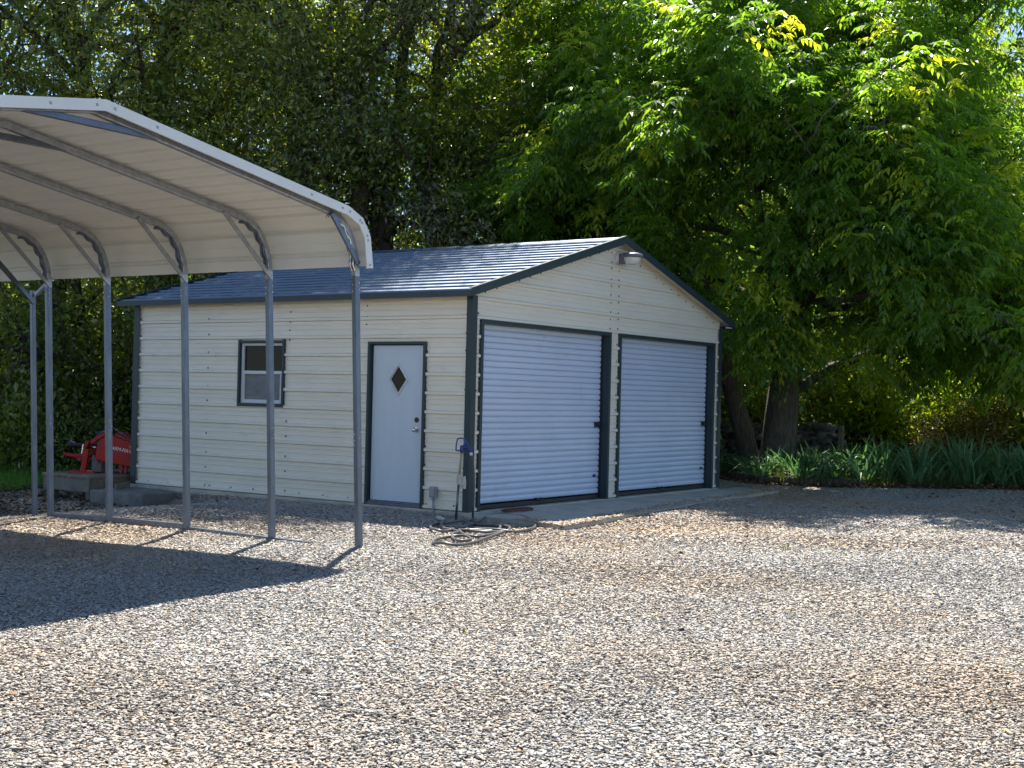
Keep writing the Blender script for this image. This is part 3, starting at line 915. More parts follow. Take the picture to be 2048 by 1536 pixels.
# hose: measured on the photograph, laid on the ground as real coordinates
hs = [(650, 1190), (690, 1207), (730, 1192), (780, 1148), (900, 1132), (1040, 1142), (1150, 1163), (1222, 1218), (1185, 1266), (1040, 1296), (860, 1290), (620, 1268), (500, 1270), (400, 1296), (310, 1290), (276, 1262), (305, 1228), (430, 1206), (570, 1198), (640, 1210),
      (740, 1228), (860, 1232), (985, 1262), (960, 1290), (800, 1300), (640, 1290), (595, 1262), (640, 1228), (750, 1216), (860, 1232), (908, 1262), (860, 1288), (700, 1284), (560, 1284), (535, 1300), (590, 1325), (700, 1338), (820, 1322), (940, 1308), (800, 1345), (660, 1392), (520, 1418), (380, 1414),
      (302, 1396), (330, 1362), (450, 1340), (580, 1343), (640, 1362), (560, 1376), (488, 1358), (474, 1330), (530, 1300), (470, 1282), (395, 1266), (372, 1232), (385, 1195), (405, 1178)]
hz_ = 0
hpts = []
for k, (a, b) in enumerate(hs):
    p_ = px(800+a/4.519, 780+b/4.519, G+0.02)
    hpts.append((p_[0], p_[1], float(ground_z(p_[0], p_[1]))+0.034+0.014*(k % 4 == 2)))
hose = thing('garden_hose', (-1.2, -1.0, G), 'dark rubber garden hose in loose coils on gravel below the hydrant', 'hose')
hose.location = (0, 0, 0)
sp = Vector((math.cos(RYAW), math.sin(RYAW), 0))
top_ = Vector((-0.40, -0.13, G))
def hw(u, v): a = hp(u, v); return top_+sp*a[0]+Vector((0, 0, a[2]))
drop = [hw(624, 540), hw(636, 585), hw(648, 680), hw(655, 850), hw(652, 1020), hw(650, 1130)]
mb = MB(); mb.tube(catmull(drop+[Vector(hpts[0])+Vector((0, 0, 0.02))]+[Vector(p_) for p_ in hpts[1:4]], 6), 0.0125, 8); mb.build('riser', M['hose'], hose)
mb = MB(); mb.tube(catmull([Vector(p_) for p_ in hpts[3:]], 7), 0.0145, 8); mb.build('coil', M['hose_grey'], hose)
ce = Vector(hpts[-1]); c2 = px(800+340/4.519, 780+1150/4.519, G+0.03)
mb = MB(); mb.tube([ce, ce.lerp(Vector(c2), 0.5), ce.lerp(Vector(c2), 0.55), Vector(c2)], [0.018, 0.018, 0.026, 0.022], 10); mb.build('nozzle', M['rag'], hose)

cdpts = []
for k in range(64):
    a = k*2*math.pi/16; rr = 0.20+0.03*math.sin(k*1.7)+0.02*math.cos(k*0.6)
    cdpts.append((0.75+rr*1.5*math.cos(a)+0.05*math.sin(k*0.37), -0.20+rr*0.45*math.sin(a), -0.018+0.012+0.008*(k % 3)))
mb = MB(); mb.tube(catmull(cdpts, 4), 0.007, 6); tag(mb.build('extension_cord', M['cord']), 'thin rust red cord coiled on the concrete by the near roll-up door', 'cord')

# ------------------------------------------------------------------ red implement on its timber platform
pl = thing('timber_platform', (0, 0, -0.25), 'low weathered timber platform carrying the red implement', 'platform')
PX0, PX1, PY0, PY1, PZ = -0.60, 1.3, 6.15, 7.25, 0.36
mb = MB()
for k in range(8):
    y = PY0+k*0.138; mb.box((PX0-0.02, y, PZ-0.04+0.002*(k % 3)), (PX1, y+0.13, PZ+0.002*(k % 3)))
mb.build('deck_board', M['wood'], pl, bevel=0.004)
mb = MB(); mb.box((PX0, PY0+0.05, PZ-0.23), (PX0+0.05, PY1-0.02, PZ-0.042)); mb.build('beam', M['wood_grey'], pl, bevel=0.004); mb = MB(); mb.box((PX1-0.06, PY0+0.05, PZ-0.23), (PX1-0.01, PY1-0.02, PZ-0.042)); mb.build('beam', M['wood_grey'], pl, bevel=0.004)
mb = MB(); mb.box((PX0+0.051, PY0+0.02, PZ-0.2), (PX1, PY0+0.06, PZ-0.042)); mb.build('joist', M['wood'], pl, bevel=0.004)
for x, y in ((PX0+0.052, PY0+0.1), (PX0+0.052, PY1-0.2), (PX1-0.16, PY0+0.1), (PX1-0.16, PY1-0.2)):
    mb = MB(); mb.box((x, y, -0.05), (x+0.09, y+0.09, PZ-0.042)); mb.build('leg', M['wood_grey'], pl, bevel=0.004)
mb = MB()
sl_pts = [(-0.86, 5.85), (-0.80, 4.82), (-0.18, 4.86), (-0.06, 5.3), (-0.07, 6.02)]
mb.prism(sl_pts, 2, -0.32, -0.045)
stp_ = tag(mb.build('concrete_block', M['block'], None, bevel=0.025), 'thick broken concrete slab lying against the far end of the garage wall', 'concrete slab')
# a board on it
mb = MB(); mb.sq([(-0.62, 5.6, -0.03), (-0.12, 5.92, -0.028)], 0.02, 0.13, ref=(0, 0, 1)); tag(mb.build('loose_board', M['wood'], None, bevel=0.003), 'short pale board lying on the broken concrete slab', 'board')

TC = Vector((-0.215, 6.777, 0.115))
til = thing('farm_implement', TC, 'red tractor implement with black drive shaft cover and white lettering', 'implement', rz=RYAW)
k7 = 19.3/2637.0
ip = lambda u, v, d=0.0: ((u-170)*k7, d, (948-v)*k7)     # u, v measured on the photograph; d = depth away
def slab(mb, pts, d0, d1):
    n = len(pts)
    mb.add([ip(a, b, d0) for a, b in pts]+[ip(a, b, d1) for a, b in pts], [tuple(range(n)), tuple(range(2*n-1, n-1, -1))]+[(i, i+n, (i+1) % n+n, (i+1) % n) for i in range(n)])
mb = MB(); slab(mb, [(194, 920), (195, 898), (198, 888), (204, 880), (212, 875), (222, 873), (228, 872), (236, 876), (300, 898), (330, 912), (330, 950), (245, 930), (215, 927)], -0.12, 0.55)
hd = mb.build('hood', M['red'], til, bevel=0.012)
mb = MB(); slab(mb, [(228, 868), (236, 871), (264, 884), (300, 897), (300, 901), (262, 889), (232, 877)], -0.05, 0.5); mb.build('rear_flap', M['red_worn'], til)
for u in (240, 249):
    mb = MB(); slab(mb, [(u, 930), (u+6, 931), (u+4, 948), (u-1, 947)], -0.05, 0.0); mb.build('skid', M['red_worn'], til)
mb = MB()
mb.sq([ip(206, 868, 0.1), ip(187, 880, 0.1), ip(176, 890, 0.1)], 0.06, 0.07)
mb.sq([ip(171, 886, 0.05), ip(164, 905, 0.05), ip(156, 925, 0.05)], 0.05, 0.06)
mb.sq([ip(170, 886, 0.15), ip(180, 905, 0.15), ip(192, 924, 0.15), ip(206, 925, 0.15)], 0.06, 0.06)
mb.sq([ip(126, 911, 0.0), ip(140, 914, 0.0), ip(160, 913, 0.0), ip(170, 918, 0.0)], 0.045, 0.05)
mb.sq([ip(131, 916, 0.3), ip(146, 922, 0.3), ip(170, 922, 0.3)], 0.045, 0.05)
mb.build('hitch_frame', M['red'], til, bevel=0.005)
mb = MB(); mb.sq([ip(174, 900, -0.06), ip(171, 925, -0.06), ip(167, 947, -0.06)], 0.075, 0.06); st_ = mb.build('stand_leg', M['red'], til, bevel=0.005)
mb = MB(); slab(mb, [(143, 943), (194, 946), (194, 949), (142, 949)], -0.16, 0.12); mb.build('foot_plate', M['red_worn'], st_)
mb = MB(); mb.tube([ip(129, 893, 0.12), ip(134, 893, 0.12), ip(140, 893, 0.12), ip(164, 895, 0.12), ip(165, 895, 0.12), ip(196, 897, 0.12)], [0.055, 0.062, 0.036, 0.036, 0.030, 0.028], 12); mb.build('drive_shaft', M['black'], til)
mb = MB(); mb.tube([ip(176, 897, 0.12), ip(188, 898, 0.12)], 0.032, 10); mb.build('shaft_collar', M['chrome'], til)
mb = MB(); slab(mb, [(184, 866), (206, 862), (215, 868), (200, 885), (196, 915), (190, 915), (190, 884)], 0.08, 0.3); mb.build('gearbox', M['black'], til, bevel=0.012)
mb = MB(); mb.tube([ip(199, 868, 0.0), ip(207, 862, 0.0), ip(216, 853, 0.0), ip(222, 858, 0.0), ip(229, 861, 0.0), ip(245, 871, 0.0), ip(260, 883, 0.0), ip(270, 876, 0.0)], 0.008, 6); mb.build('support_chain', M['galv'], til)
mb = MB(); slab(mb, [(163, 891), (165, 891), (162, 912), (160, 912)], -0.012, 0.0); mb.build('lever', M['chrome'], til)
mb = MB(); slab(mb, [(259, 891), (266, 893), (267, 898), (262, 896)], -0.125, -0.1205); mb.build('sticker', M['yellow'], til)
cu = bpy.data.curves.new('lettering', 'FONT'); cu.body = 'FARM-MAXX'; cu.size = 0.075; cu.extrude = 0.0015; cu.align_x = 'LEFT'; cu.shear = 0.2; cu.space_character = 1.0
to = bpy.data.objects.new('lettering_source', cu); C.objects.link(to)
bpy.context.view_layer.update()
me = bpy.data.meshes.new_from_object(to.evaluated_get(bpy.context.evaluated_depsgraph_get()))
bpy.data.objects.remove(to)
me.materials.append(M['letter'])
lt = bpy.data.objects.new('lettering', me); C.objects.link(lt); lt.parent = til
wd = max(v.co.x for v in me.vertices)
lt.scale = (k7*51/wd, 1.05, 1)
a_ = ip(221, 899, -0.1225); lt.location = a_; lt.rotation_euler = (R(90), R(10.5), 0)
# grey masonry block standing behind the leg
cb = MB(); bl = TC+Vector((0.30, 0.02, 0))
cb.box((bl.x-0.10, bl.y-0.11, 0.116), (bl.x+0.10, bl.y+0.11, 0.355))
tag(cb.build('masonry_block', M['block'], None, bevel=0.01), 'grey masonry block standing on the platform behind the red stand leg', 'block')

# ------------------------------------------------------------------ ground
mb = MB()
N = 60
gx = np.concatenate([np.linspace(-300, -20, 8), np.linspace(-16, 30, 93), np.linspace(40, 300, 8)])
gy = np.concatenate([np.linspace(-300, -20, 8), np.linspace(-16, 30, 93), np.linspace(40, 300, 8)])
XX, YY = np.meshgrid(gx, gy, indexing='ij')
ZZ = ground_z(XX, YY)-0.03
ni, nj = XX.shape
idx = np.arange(ni*nj).reshape(ni, nj)
qd = np.stack([idx[:-1, :-1], idx[1:, :-1], idx[1:, 1:], idx[:-1, 1:]], -1).reshape(-1, 4)
go = np_mesh('ground', np.stack([XX, YY, ZZ], -1), qd, M['soil'], smooth=True); tag(go, kind='structure')


def in_poly(x, y, poly):
    r_ = np.zeros(len(x), bool); n = len(poly); j = n-1
    for i in range(n):
        xi, yi = poly[i]; xj, yj = poly[j]
        c = ((yi > y) != (yj > y)) & (x < (xj-xi)*(y-yi)/(yj-yi+1e-12)+xi)
        r_ ^= c; j = i
    return r_


BED = [(9.6, 3.2), (9.44, 1.25), (8.85, 0.25), (9.15, -0.55), (9.97, -1.95), (11.05, -3.7), (13.5, -7.5)]
GRAVEL = [(-24, -20), (20, -20)]+BED[::-1]+[(9.4, 5.0), (7.0, 7.2), (2.2, 9.0), (-0.6, 8.2), (-8, 4.6), (-24, 3)]
# gravel base sheet: a grid clipped to the outline
gx = np.arange(-24, 20, 0.35); gy = np.arange(-20, 10, 0.35)
XX, YY = np.meshgrid(gx, gy, indexing='ij'); ni, nj = XX.shape
ZZ = ground_z(XX, YY)-0.008
idx = np.arange(ni*nj).reshape(ni, nj)
qd = np.stack([idx[:-1, :-1], idx[1:, :-1], idx[1:, 1:], idx[:-1, 1:]], -1).reshape(-1, 4)
cxx = (XX[:-1, :-1]+0.175).ravel(); cyy = (YY[:-1, :-1]+0.175).ravel()
keep = in_poly(cxx, cyy, GRAVEL)
gb = np_mesh('gravel_bed', np.stack([XX, YY, ZZ], -1), qd[keep], M['gravelbase'], smooth=True); tag(gb, kind='structure')

# concrete apron in front of the doors
AP = [(-0.10, -0.031), (W+0.55, -0.031), (W+0.95, -0.30), (W+0.5, -0.86), (4.0, -1.06), (1.9, -1.32), (0.4, -1.52), (-0.42, -1.62), (-0.16, -0.8)]
mb = MB(); mb.prism(AP, 2, -0.16, -0.020)
tag(mb.build('concrete_apron', M['concrete'], None), kind='structure')
mb = MB(); mb.prism([(4.66, -0.05), (4.68, -0.05), (5.02, -0.97), (5.0, -0.97)], 2, -0.0195, -0.0185)
tag(mb.build('apron_joint', M['soil'], None), kind='structure')

# ------------------------------------------------------------------ crushed stone
def stones(n, x, y, size, zoff=0.0):
    """n jittered angular chips, all in one array"""
    base = np.array([[-1, -1, -1], [1, -1, -1], [1, 1, -1], [-1, 1, -1], [-1, -1, 1], [1, -1, 1], [1, 1, 1], [-1, 1, 1]], float)
    v = base[None]*(1+rng.uniform(-0.55, 0.25, (n, 8, 3)))
    sx = size*rng.uniform(0.85, 1.7, n); sy = size*rng.uniform(0.45, 1.0, n); sz = size*rng.uniform(0.14, 0.36, n)
    v *= (np.stack([sx, sy, sz], -1)*0.5)[:, None, :]
    a = rng.uniform(0, 2*np.pi, n); tx = rng.normal(0, 0.22, n); ty = rng.normal(0, 0.22, n)
    def rot(v, ang, i, j):
        c, s_ = np.cos(ang)[:, None], np.sin(ang)[:, None]
        vi, vj = v[..., i].copy(), v[..., j].copy()
        v[..., i] = c*vi-s_*vj; v[..., j] = s_*vi+c*vj
    rot(v, tx, 1, 2); rot(v, ty, 0, 2); rot(v, a, 0, 1)
    v[..., 0] += x[:, None]; v[..., 1] += y[:, None]
    v[..., 2] += (ground_z(x, y)+size*0.16+zoff+rng.uniform(-0.004, 0.008, n))[:, None]
    return v
QF = np.array([[0, 3, 2, 1], [4, 5, 6, 7], [0, 1, 5, 4], [1, 2, 6, 5], [2, 3, 7, 6], [3, 0, 4, 7]])
TH0 = math.atan2(fw.y, fw.x)
parts_v = []
for d0, d1, dens, sz, spread in ((3.2, 6.5, 7600, 0.0135, 0.47), (6.5, 9.5, 6400, 0.0142, 0.45), (9.5, 13.5, 4200, 0.0165, 0.43), (13.5, 24.5, 1900, 0.0225, 0.42)):
    area = spread*(d1*d1-d0*d0)
    n = int(area*dens)
    d = np.sqrt(rng.uniform(d0*d0, d1*d1, n)); th = TH0+rng.uniform(-spread, spread, n)
    x = CAM[0]+d*np.cos(th); y = CAM[1]+d*np.sin(th)
    k = in_poly(x, y, GRAVEL)
    k &= ~((x > -0.045) & (x < W+0.04) & (y > -0.04) & (y < L+0.05))
    onap = in_poly(x, y, AP)
    k &= ~onap
    k &= ~in_poly(x, y, sl_pts)
    x, y = x[k], y[k]
    s_ = sz*np.exp(np.clip(rng.normal(0, 0.25, len(x)), -0.6, 0.55))
    parts_v.append(stones(len(x), x, y, s_))
n = 2600
d = np.sqrt(rng.uniform(4.0**2, 17.0**2, n)); th = TH0+rng.uniform(-0.44, 0.44, n)
x = CAM[0]+d*np.cos(th); y = CAM[1]+d*np.sin(th)
k = in_poly(x, y, GRAVEL) & ~((x > -0.1) & (x < W+0.1) & (y > -0.1)) & ~in_poly(x, y, AP) & (np.sin(x*1.1+0.7)*np.sin(y*0.9+x*0.3) > -0.1)
x, y = x[k], y[k]
parts_v.append(stones(len(x), x, y, 0.027*np.exp(rng.normal(0, 0.25, len(x)))))
# chips strayed onto the apron, thick along its ragged edge
n = 11000
e_ = rng.integers(2, 8, n); t_ = rng.uniform(0, 1, n)
AA = np.array(AP+[AP[0]]); p0, p1 = AA[e_], AA[e_+1]
pp = p0+(p1-p0)*t_[:, None]
inw = np.abs(rng.normal(0, 0.085, n))
nrm = np.stack([(p1-p0)[:, 1], -(p1-p0)[:, 0]], -1); nrm /= np.linalg.norm(nrm, axis=1)[:, None]
pp = pp+nrm*inw[:, None]+rng.normal(0, 0.03, (n, 2))
pp = pp[in_poly(pp[:, 0], pp[:, 1], AP) & (pp[:, 1] < -0.06)]
s_ = 0.024*np.exp(rng.normal(0, 0.3, len(pp)))
sv = stones(len(pp), pp[:, 0], pp[:, 1], s_)
sv[..., 2] += (-0.020-ground_z(pp[:, 0], pp[:, 1])-s_*0.05)[:, None]
parts_v.append(sv)
V = np.concatenate(parts_v); n = len(V)
F = (QF[None]+8*np.arange(n)[:, None, None]).reshape(-1, 4)
rnd = np.repeat(np.clip(rng.beta(1.5, 1.3, n), 0, 1), 6)
gs = np_mesh('gravel', V.reshape(-1, 3), F, M['stone'], rnd=rnd); tag(gs, 'grey and tan crushed stone covering the yard', 'gravel', kind='stuff')
print('stones', n)


# ------------------------------------------------------------------ leaves
def frame_from(dirs, rollang):
    d = dirs/np.linalg.norm(dirs, axis=1)[:, None]
    ref = np.where(np.abs(d[:, 2:3]) > 0.95, np.array([[1.0, 0, 0]]), np.array([[0, 0, 1.0]]))
    a = np.cross(ref, d); a /= np.linalg.norm(a, axis=1)[:, None]
    b = np.cross(d, a)
    c, s_ = np.cos(rollang)[:, None], np.sin(rollang)[:, None]
    return d, a*c+b*s_, b*c-a*s_       # along, across, normal


def diamond_leaves(pos, dirs, ln, wd, fold=0.25, rollsd=0.7):
    """one folded, pointed leaf per row"""
    n = len(pos)
    d, a, nn = frame_from(dirs, rng.normal(0, rollsd, n))
    ln = ln[:, None]; wd = wd[:, None]
    v = np.empty((n, 4, 3))
    v[:, 0] = pos
    v[:, 1] = pos+d*ln*0.42+a*wd*0.5+nn*wd*fold
    v[:, 2] = pos+d*ln-nn*ln*0.10
    v[:, 3] = pos+d*ln*0.42-a*wd*0.5+nn*wd*fold
    return v


def compound_leaves(pos, dirs, ln, k=9):
    """drooping pinnate leaves: k leaflets along an arching midrib"""
    n = len(pos)
    d = dirs/np.linalg.norm(dirs, axis=1)[:, None]
    dn = np.array([0, 0, -1.0])
    side = np.cross(d, dn); side /= (np.linalg.norm(side, axis=1)[:, None]+1e-6)
    out = []
    droop = rng.uniform(0.45, 1.0, n)
    for j in range(k):
        last = j == k-1
        t = (j//2+1.0)/((k-1)//2+0.6) if not last else 1.0
        p_ = pos+d*(ln*t*0.9)[:, None]+dn*(droop*ln*t*t*0.55)[:, None]
        tang = d+dn*(droop*t*1.1)[:, None]
        sg = 0.0 if last else (1 if j % 2 else -1)
        ld = tang*(0.55 if not last else 1)+side*sg*rng.uniform(0.6, 1.0, n)[:, None]+dn*rng.uniform(0.15, 0.75, n)[:, None]+rng.normal(0, 0.12, (n, 3))
        l_ = ln*rng.uniform(0.30, 0.42, n)
        out.append(diamond_leaves(p_, ld, l_, l_*rng.uniform(0.30, 0.42, n), 0.2, 0.4))
    return np.concatenate(out)


def skeleton(H, trunk_pts, limbs, sub=5, seed=0, droop=0.0, subL=0.45):
    """limbs: (height fraction on trunk, azimuth, elevation, length). returns tubes and twig tips"""
    r_ = random.Random(seed)
    tubes = []; tips = []
    TP = catmull(trunk_pts[0], 4)
    nT = len(TP); r0, r1 = trunk_pts[1]
    tr = [r0*(1-i/(nT-1))**0.8+r1 for i in range(nT)]
    tr[0] *= 1.35; tr[1] *= 1.12
    tubes.append((TP, tr, 12))
    for hf, az, el, ln in limbs:
        i = min(nT-1, int(hf*(nT-1))); p_ = TP[i].copy(); rr = min(tr[i]*0.55, 0.092)+0.006
        d = Vector((math.cos(az)*math.cos(el), math.sin(az)*math.cos(el), math.sin(el)))
        path = [p_]; m_ = 7
        for k in range(m_):
            d = (d+Vector((r_.gauss(0, 0.16), r_.gauss(0, 0.16), r_.gauss(0.02, 0.12)-droop*k/m_))).normalized()
            path.append(path[-1]+d*ln/m_)
        rad = [max(0.006, rr*(1-k/m_)**0.9+0.006) for k in range(m_+1)]
        tubes.append((path, rad, 7))
        for k in range(sub):
            t = 0.25+0.75*(k+r_.random()*0.8)/sub
            j = min(m_-1, int(t*m_)); q = path[j].lerp(path[j+1], t*m_-j if t < 1 else 1.0)
            dd = (path[j+1]-path[j]).normalized()
            sd = dd.cross(Vector((r_.gauss(0, 1), r_.gauss(0, 1), r_.gauss(0, 1)))).normalized()
            dv = (dd*0.6+sd*0.9+Vector((0, 0, 0.15-droop*0.5))).normalized()
            sl_ = ln*subL*(1.15-0.5*t)*r_.uniform(0.7, 1.2)
            sp_ = [q]
            for u in range(4):
                dv = (dv+Vector((r_.gauss(0, 0.2), r_.gauss(0, 0.2), r_.gauss(0, 0.15)-droop*0.25))).normalized()
                sp_.append(sp_[-1]+dv*sl_/4)
            tubes.append((sp_, [max(0.004, rad[j]*0.45*(1-u/5)) for u in range(5)], 5))
            for u in range(1, 5):
                tips.append((sp_[u], dv))
                for e in range(1):
                    o = Vector((r_.gauss(0, 1), r_.gauss(0, 1), r_.gauss(0, 0.7))).normalized()*sl_*0.28
                    tips.append((sp_[u]+o, (dv+o.normalized()).normalized()))
                    if u % 2: tubes.append(([sp_[u], sp_[u]+o], [0.005, 0.003], 3))
        tips.append((path[-1], d))
    return tubes, tips


def tree(name, loc, label, cat, group, tubes, leafV, leafmat, rnd, bark):
    t = thing(name, loc, label, cat, group)
    mb = MB()
    for p_, r_, n_ in tubes: mb.tube(p_, r_, n_)
    mb.build('trunk', bark, t, recalc=False)
    n = len(leafV)
    np_mesh('crown', leafV.reshape(-1, 3), np.arange(n*4).reshape(n, 4), leafmat, t, rnd)
    return t


def clump_leaves(tips, per, spread, lsize, droop=0.3, asp=0.45, flat=0.8):
    P = np.array([tuple(p_) for p_, d in tips]); D = np.array([tuple(d) for p_, d in tips])
    n = len(P)*per
    ii = np.repeat(np.arange(len(P)), per)
    off = rng.normal(0, 1, (n, 3))*np.array([1, 1, flat])*spread
    pos = P[ii]+off
    dirs = D[ii]*0.5+rng.normal(0, 0.75, (n, 3))+off/spread*0.3+np.array([0, 0, -droop])
    ln = lsize*np.exp(rng.normal(0, 0.22, n))
    v = diamond_leaves(pos, dirs, ln, ln*asp*rng.uniform(0.8, 1.2, n), 0.18, 0.8)
    tone = np.clip(rng.beta(2, 2.2, n)*0.75+np.repeat(rng.uniform(-0.25, 0.42, len(P)), per), 0, 1)
    return v, tone


def ring_limbs(n, r_, h0, h1, l0, l1, e0=0.1, e1=0.9):
    out = []
    for i in range(n):
        f = (i+0.5)/n
        out.append((h0+(h1-h0)*f, i*2.399+r_.uniform(-0.4, 0.4), e0+(e1-e0)*f+r_.uniform(-0.15, 0.15), (l0+(l1-l0)*f)*r_.uniform(0.8, 1.15)))
    return out


def gxy(px_, depth, z=0.0):
    """ground point in a pixel column at a depth"""
    d = np.array(fw)+np.array(rt)*(px_-1024)/FPX
    return CAM[0]+d[0]*depth, CAM[1]+d[1]*depth


# --- the big pecan and its leaning neighbour
rp = random.Random(11)
PX_, PY_ = gxy(1555, 25.0)
PZ_ = float(ground_z(PX_, PY_))-0.05
cr_ = math.atan2(rt.y, rt.x)                 # an azimuth across the view, to the right
limbs = [(0.24, cr_+0.05, 0.55, 7.4), (0.40, cr_-0.75, 0.28, 7.0), (0.41, cr_+2.3, 0.45, 6.0), (0.43, cr_-1.45, 0.26, 6.6), (0.44, cr_+3.5, 0.5, 6.0), (0.45, cr_-2.0, 0.3, 5.6), (0.46, cr_+0.5, 0.35, 6.6), (0.47, cr_-1.1, 0.28, 6.8), (0.49, cr_-0.35, 0.32, 7.0), (0.50, cr_+1.4, 0.5, 5.6), (0.42, cr_-0.1, 0.15, 6.0), (0.44, cr_-1.2, 0.12, 5.6), (0.45, cr_-0.5, 0.10, 5.4),
         (0.52, cr_-1.75, 0.42, 6.0), (0.54, cr_+2.9, 0.55, 6.2), (0.57, cr_-0.1, 0.5, 6.2), (0.59, cr_-0.9, 0.5, 6.2), (0.62, cr_+4.0, 0.6, 5.4), (0.65, cr_-1.4, 0.6, 5.4), (0.70, cr_+0.5, 0.65, 5.0), (0.74, cr_+2.4, 0.75, 4.6), (0.78, cr_-0.6, 0.75, 4.8), (0.82, cr_-2.2, 0.8, 4.2), (0.87, cr_-1.1, 0.85, 4.0), (0.91, cr_+0.2, 0.95, 3.6), (0.96, cr_+3.2, 1.0, 3.2), (1.0, cr_+1.2, 1.2, 2.6)]
tb, tp = skeleton(9.0, ([(0, 0, 0), (0.08, -0.06, 1.2), (0.18, -0.14, 2.4), (0.34, -0.24, 3.9), (0.4, -0.26, 5.4), (0.6, -0.1, 7.0), (0.6, 0.1, 8.6)], (0.32, 0.035)), limbs, 14, 5, 0.24, 0.42)
def trim_tips(tips, ox, oy, oz, low):
    out = []
    for p_, d in tips:
        x, y, z = p_.x+ox, p_.y+oy, p_.z+oz
        if z < low: continue
        if x < W+0.9 and z < (3.9 if y > 0.6 else 6.2): continue     # kept clear of the garage
        out.append((p_, d))
    return out
def trim_tubes(tubes, ox, oy, oz, low):
    out = []
    for k, (pp_, rr_, n_) in enumerate(tubes):
        if n_ < 7:
            e = pp_[-1]; x, y, z = e.x+ox, e.y+oy, e.z+oz
            if z < low-0.1 or (x < W+0.9 and z < (3.9 if y > 0.6 else 6.2)): continue
        elif n_ == 7:
            m_ = len(pp_)
            for j, e in enumerate(pp_):
                if e.z+oz < (low if j > 2 else 0) or e.x+ox < W+1.0 and e.z+oz < (4.0 if e.y+oy > 0.6 else 6.2): m_ = j; break
            if m_ < 3: continue
            pp_, rr_ = pp_[:m_], rr_[:m_]
        out.append((pp_, rr_, n_))
    return out
tb = trim_tubes(tb, PX_, PY_, PZ_, 1.8); tp = trim_tips(tp, PX_, PY_, PZ_, 1.9)
def pecan_leaves(tips, per, spread, seed):
    P = np.array([tuple(p_) for p_, d in tips]); D = np.array([tuple(d) for p_, d in tips])
    ii = np.repeat(np.arange(len(P)), per); n = len(ii)
    pos = P[ii]+rng.normal(0, 1, (n, 3))*spread*np.array([1, 1, 0.7])
    az = rng.uniform(0, 2*np.pi, n)
    dirs = np.stack([np.cos(az), np.sin(az), rng.normal(0.15, 0.35, n)], -1)*0.8+D[ii]*0.5
    v = compound_leaves(pos, dirs, 0.37*np.exp(rng.normal(0, 0.18, n)))
    cl = rng.uniform(-0.05, 0.45, len(P)); cl[rng.random(len(P)) < 0.12] += 0.4
    tone = np.clip(cl[ii]+rng.normal(0.22, 0.10, n), 0, 1)
    return v, np.tile(tone, 9)
lv, tn = pecan_leaves(tp, 12, 0.19, 1)
tree('pecan_tree', (PX_, PY_, PZ_), 'large pecan with thick grey upright trunk and drooping bright green leaves over the iris bed', 'tree', None, tb, lv, M['pecan'], tn, M['bark'])
print('pecan leaflets', len(lv))

LX_, LY_ = gxy(1508, 25.7)
lean = -np.array(rt)
def lp(s_, z, f_=0.0): return (lean[0]*s_+fw.x*f_, lean[1]*s_+fw.y*f_, z)
la = cr_+math.pi
limbs = [(0.30, la+0.3, 0.35, 4.6), (0.36, la-0.6, 0.4, 4.8), (0.42, la+1.0, 0.5, 4.6), (0.46, la-1.2, 0.45, 4.4), (0.52, la+0.1, 0.45, 5.2), (0.58, la-0.4, 0.5, 5.0), (0.62, la+0.7, 0.55, 4.6), (0.68, la-1.0, 0.55, 4.2), (0.74, la+0.2, 0.6, 4.6), (0.80, la+1.6, 0.7, 3.8), (0.86, la-0.5, 0.7, 3.8), (0.92, la-1.8, 0.8, 3.2), (0.96, la+0.5, 0.9, 3.4), (1.0, la, 1.1, 2.8)]
tb, tp = skeleton(9.5, ([(0, 0, 0), lp(0.22, 0.9), lp(0.55, 2.0), lp(0.95, 3.4, 0.1), lp(1.5, 5.0, 0.1), lp(2.0, 6.8, 0.0), lp(2.3, 8.8, -0.2)], (0.185, 0.03)), limbs, 7, 9, 0.30, 0.46)
tb = trim_tubes(tb, LX_, LY_, 0.1, 2.5); tp = trim_tips(tp, LX_, LY_, 0.1, 2.6)
lv, tn = pecan_leaves(tp, 11, 0.18, 2)
tree('pecan_tree', (LX_, LY_, float(ground_z(LX_, LY_))-0.05), 'slender pecan leaning away from the big trunk and over the garage corner', 'tree', None, tb, lv, M['pecan'], tn, M['bark'])

# --- forest trees: a few grown, each placed copy has its own size and turn
def forest_kind(seed, H, leafmat, lsize, per, nl, l0, l1, bark, asp=0.45, spread=0.34, h0=0.12, droop=0.15, tr=0.24):
    r_ = random.Random(seed)
    tpn = [(0, 0, 0)]+[(r_.gauss(0, 0.18)*k, r_.gauss(0, 0.18)*k, H*k/5) for k in range(1, 6)]
    tb, tp = skeleton(H, (tpn, (tr, 0.03)), ring_limbs(nl, r_, h0, 1.0, l0, l1, 0.15, 1.1), 7, seed, droop, 0.5)
    lv, tn = clump_leaves(tp, per, spread, lsize, 0.3, asp)
    print('tree leaves', len(lv))
    return tb, lv, leafmat, tn, bark
FG = 'woodland trees behind the garage'
YG = 'young trees between garage and woods'
kinds = {
    'oak_tree': forest_kind(21, 18.0, M['oak'], 0.120, 25, 36, 4.8, 3.6, M['bark2'], 0.42, 0.38, tr=0.36),
    'maple_tree': forest_kind(33, 12.0, M['maple'], 0.12, 22, 22, 4.2, 1.8, M['bark2'], 0.62, 0.38),
    'dusty_oak_tree': forest_kind(45, 11.5, M['dusty'], 0.13, 26, 20, 3.8, 1.8, M['bark2'], 0.26, 0.36, 0.15, 0.5),
}
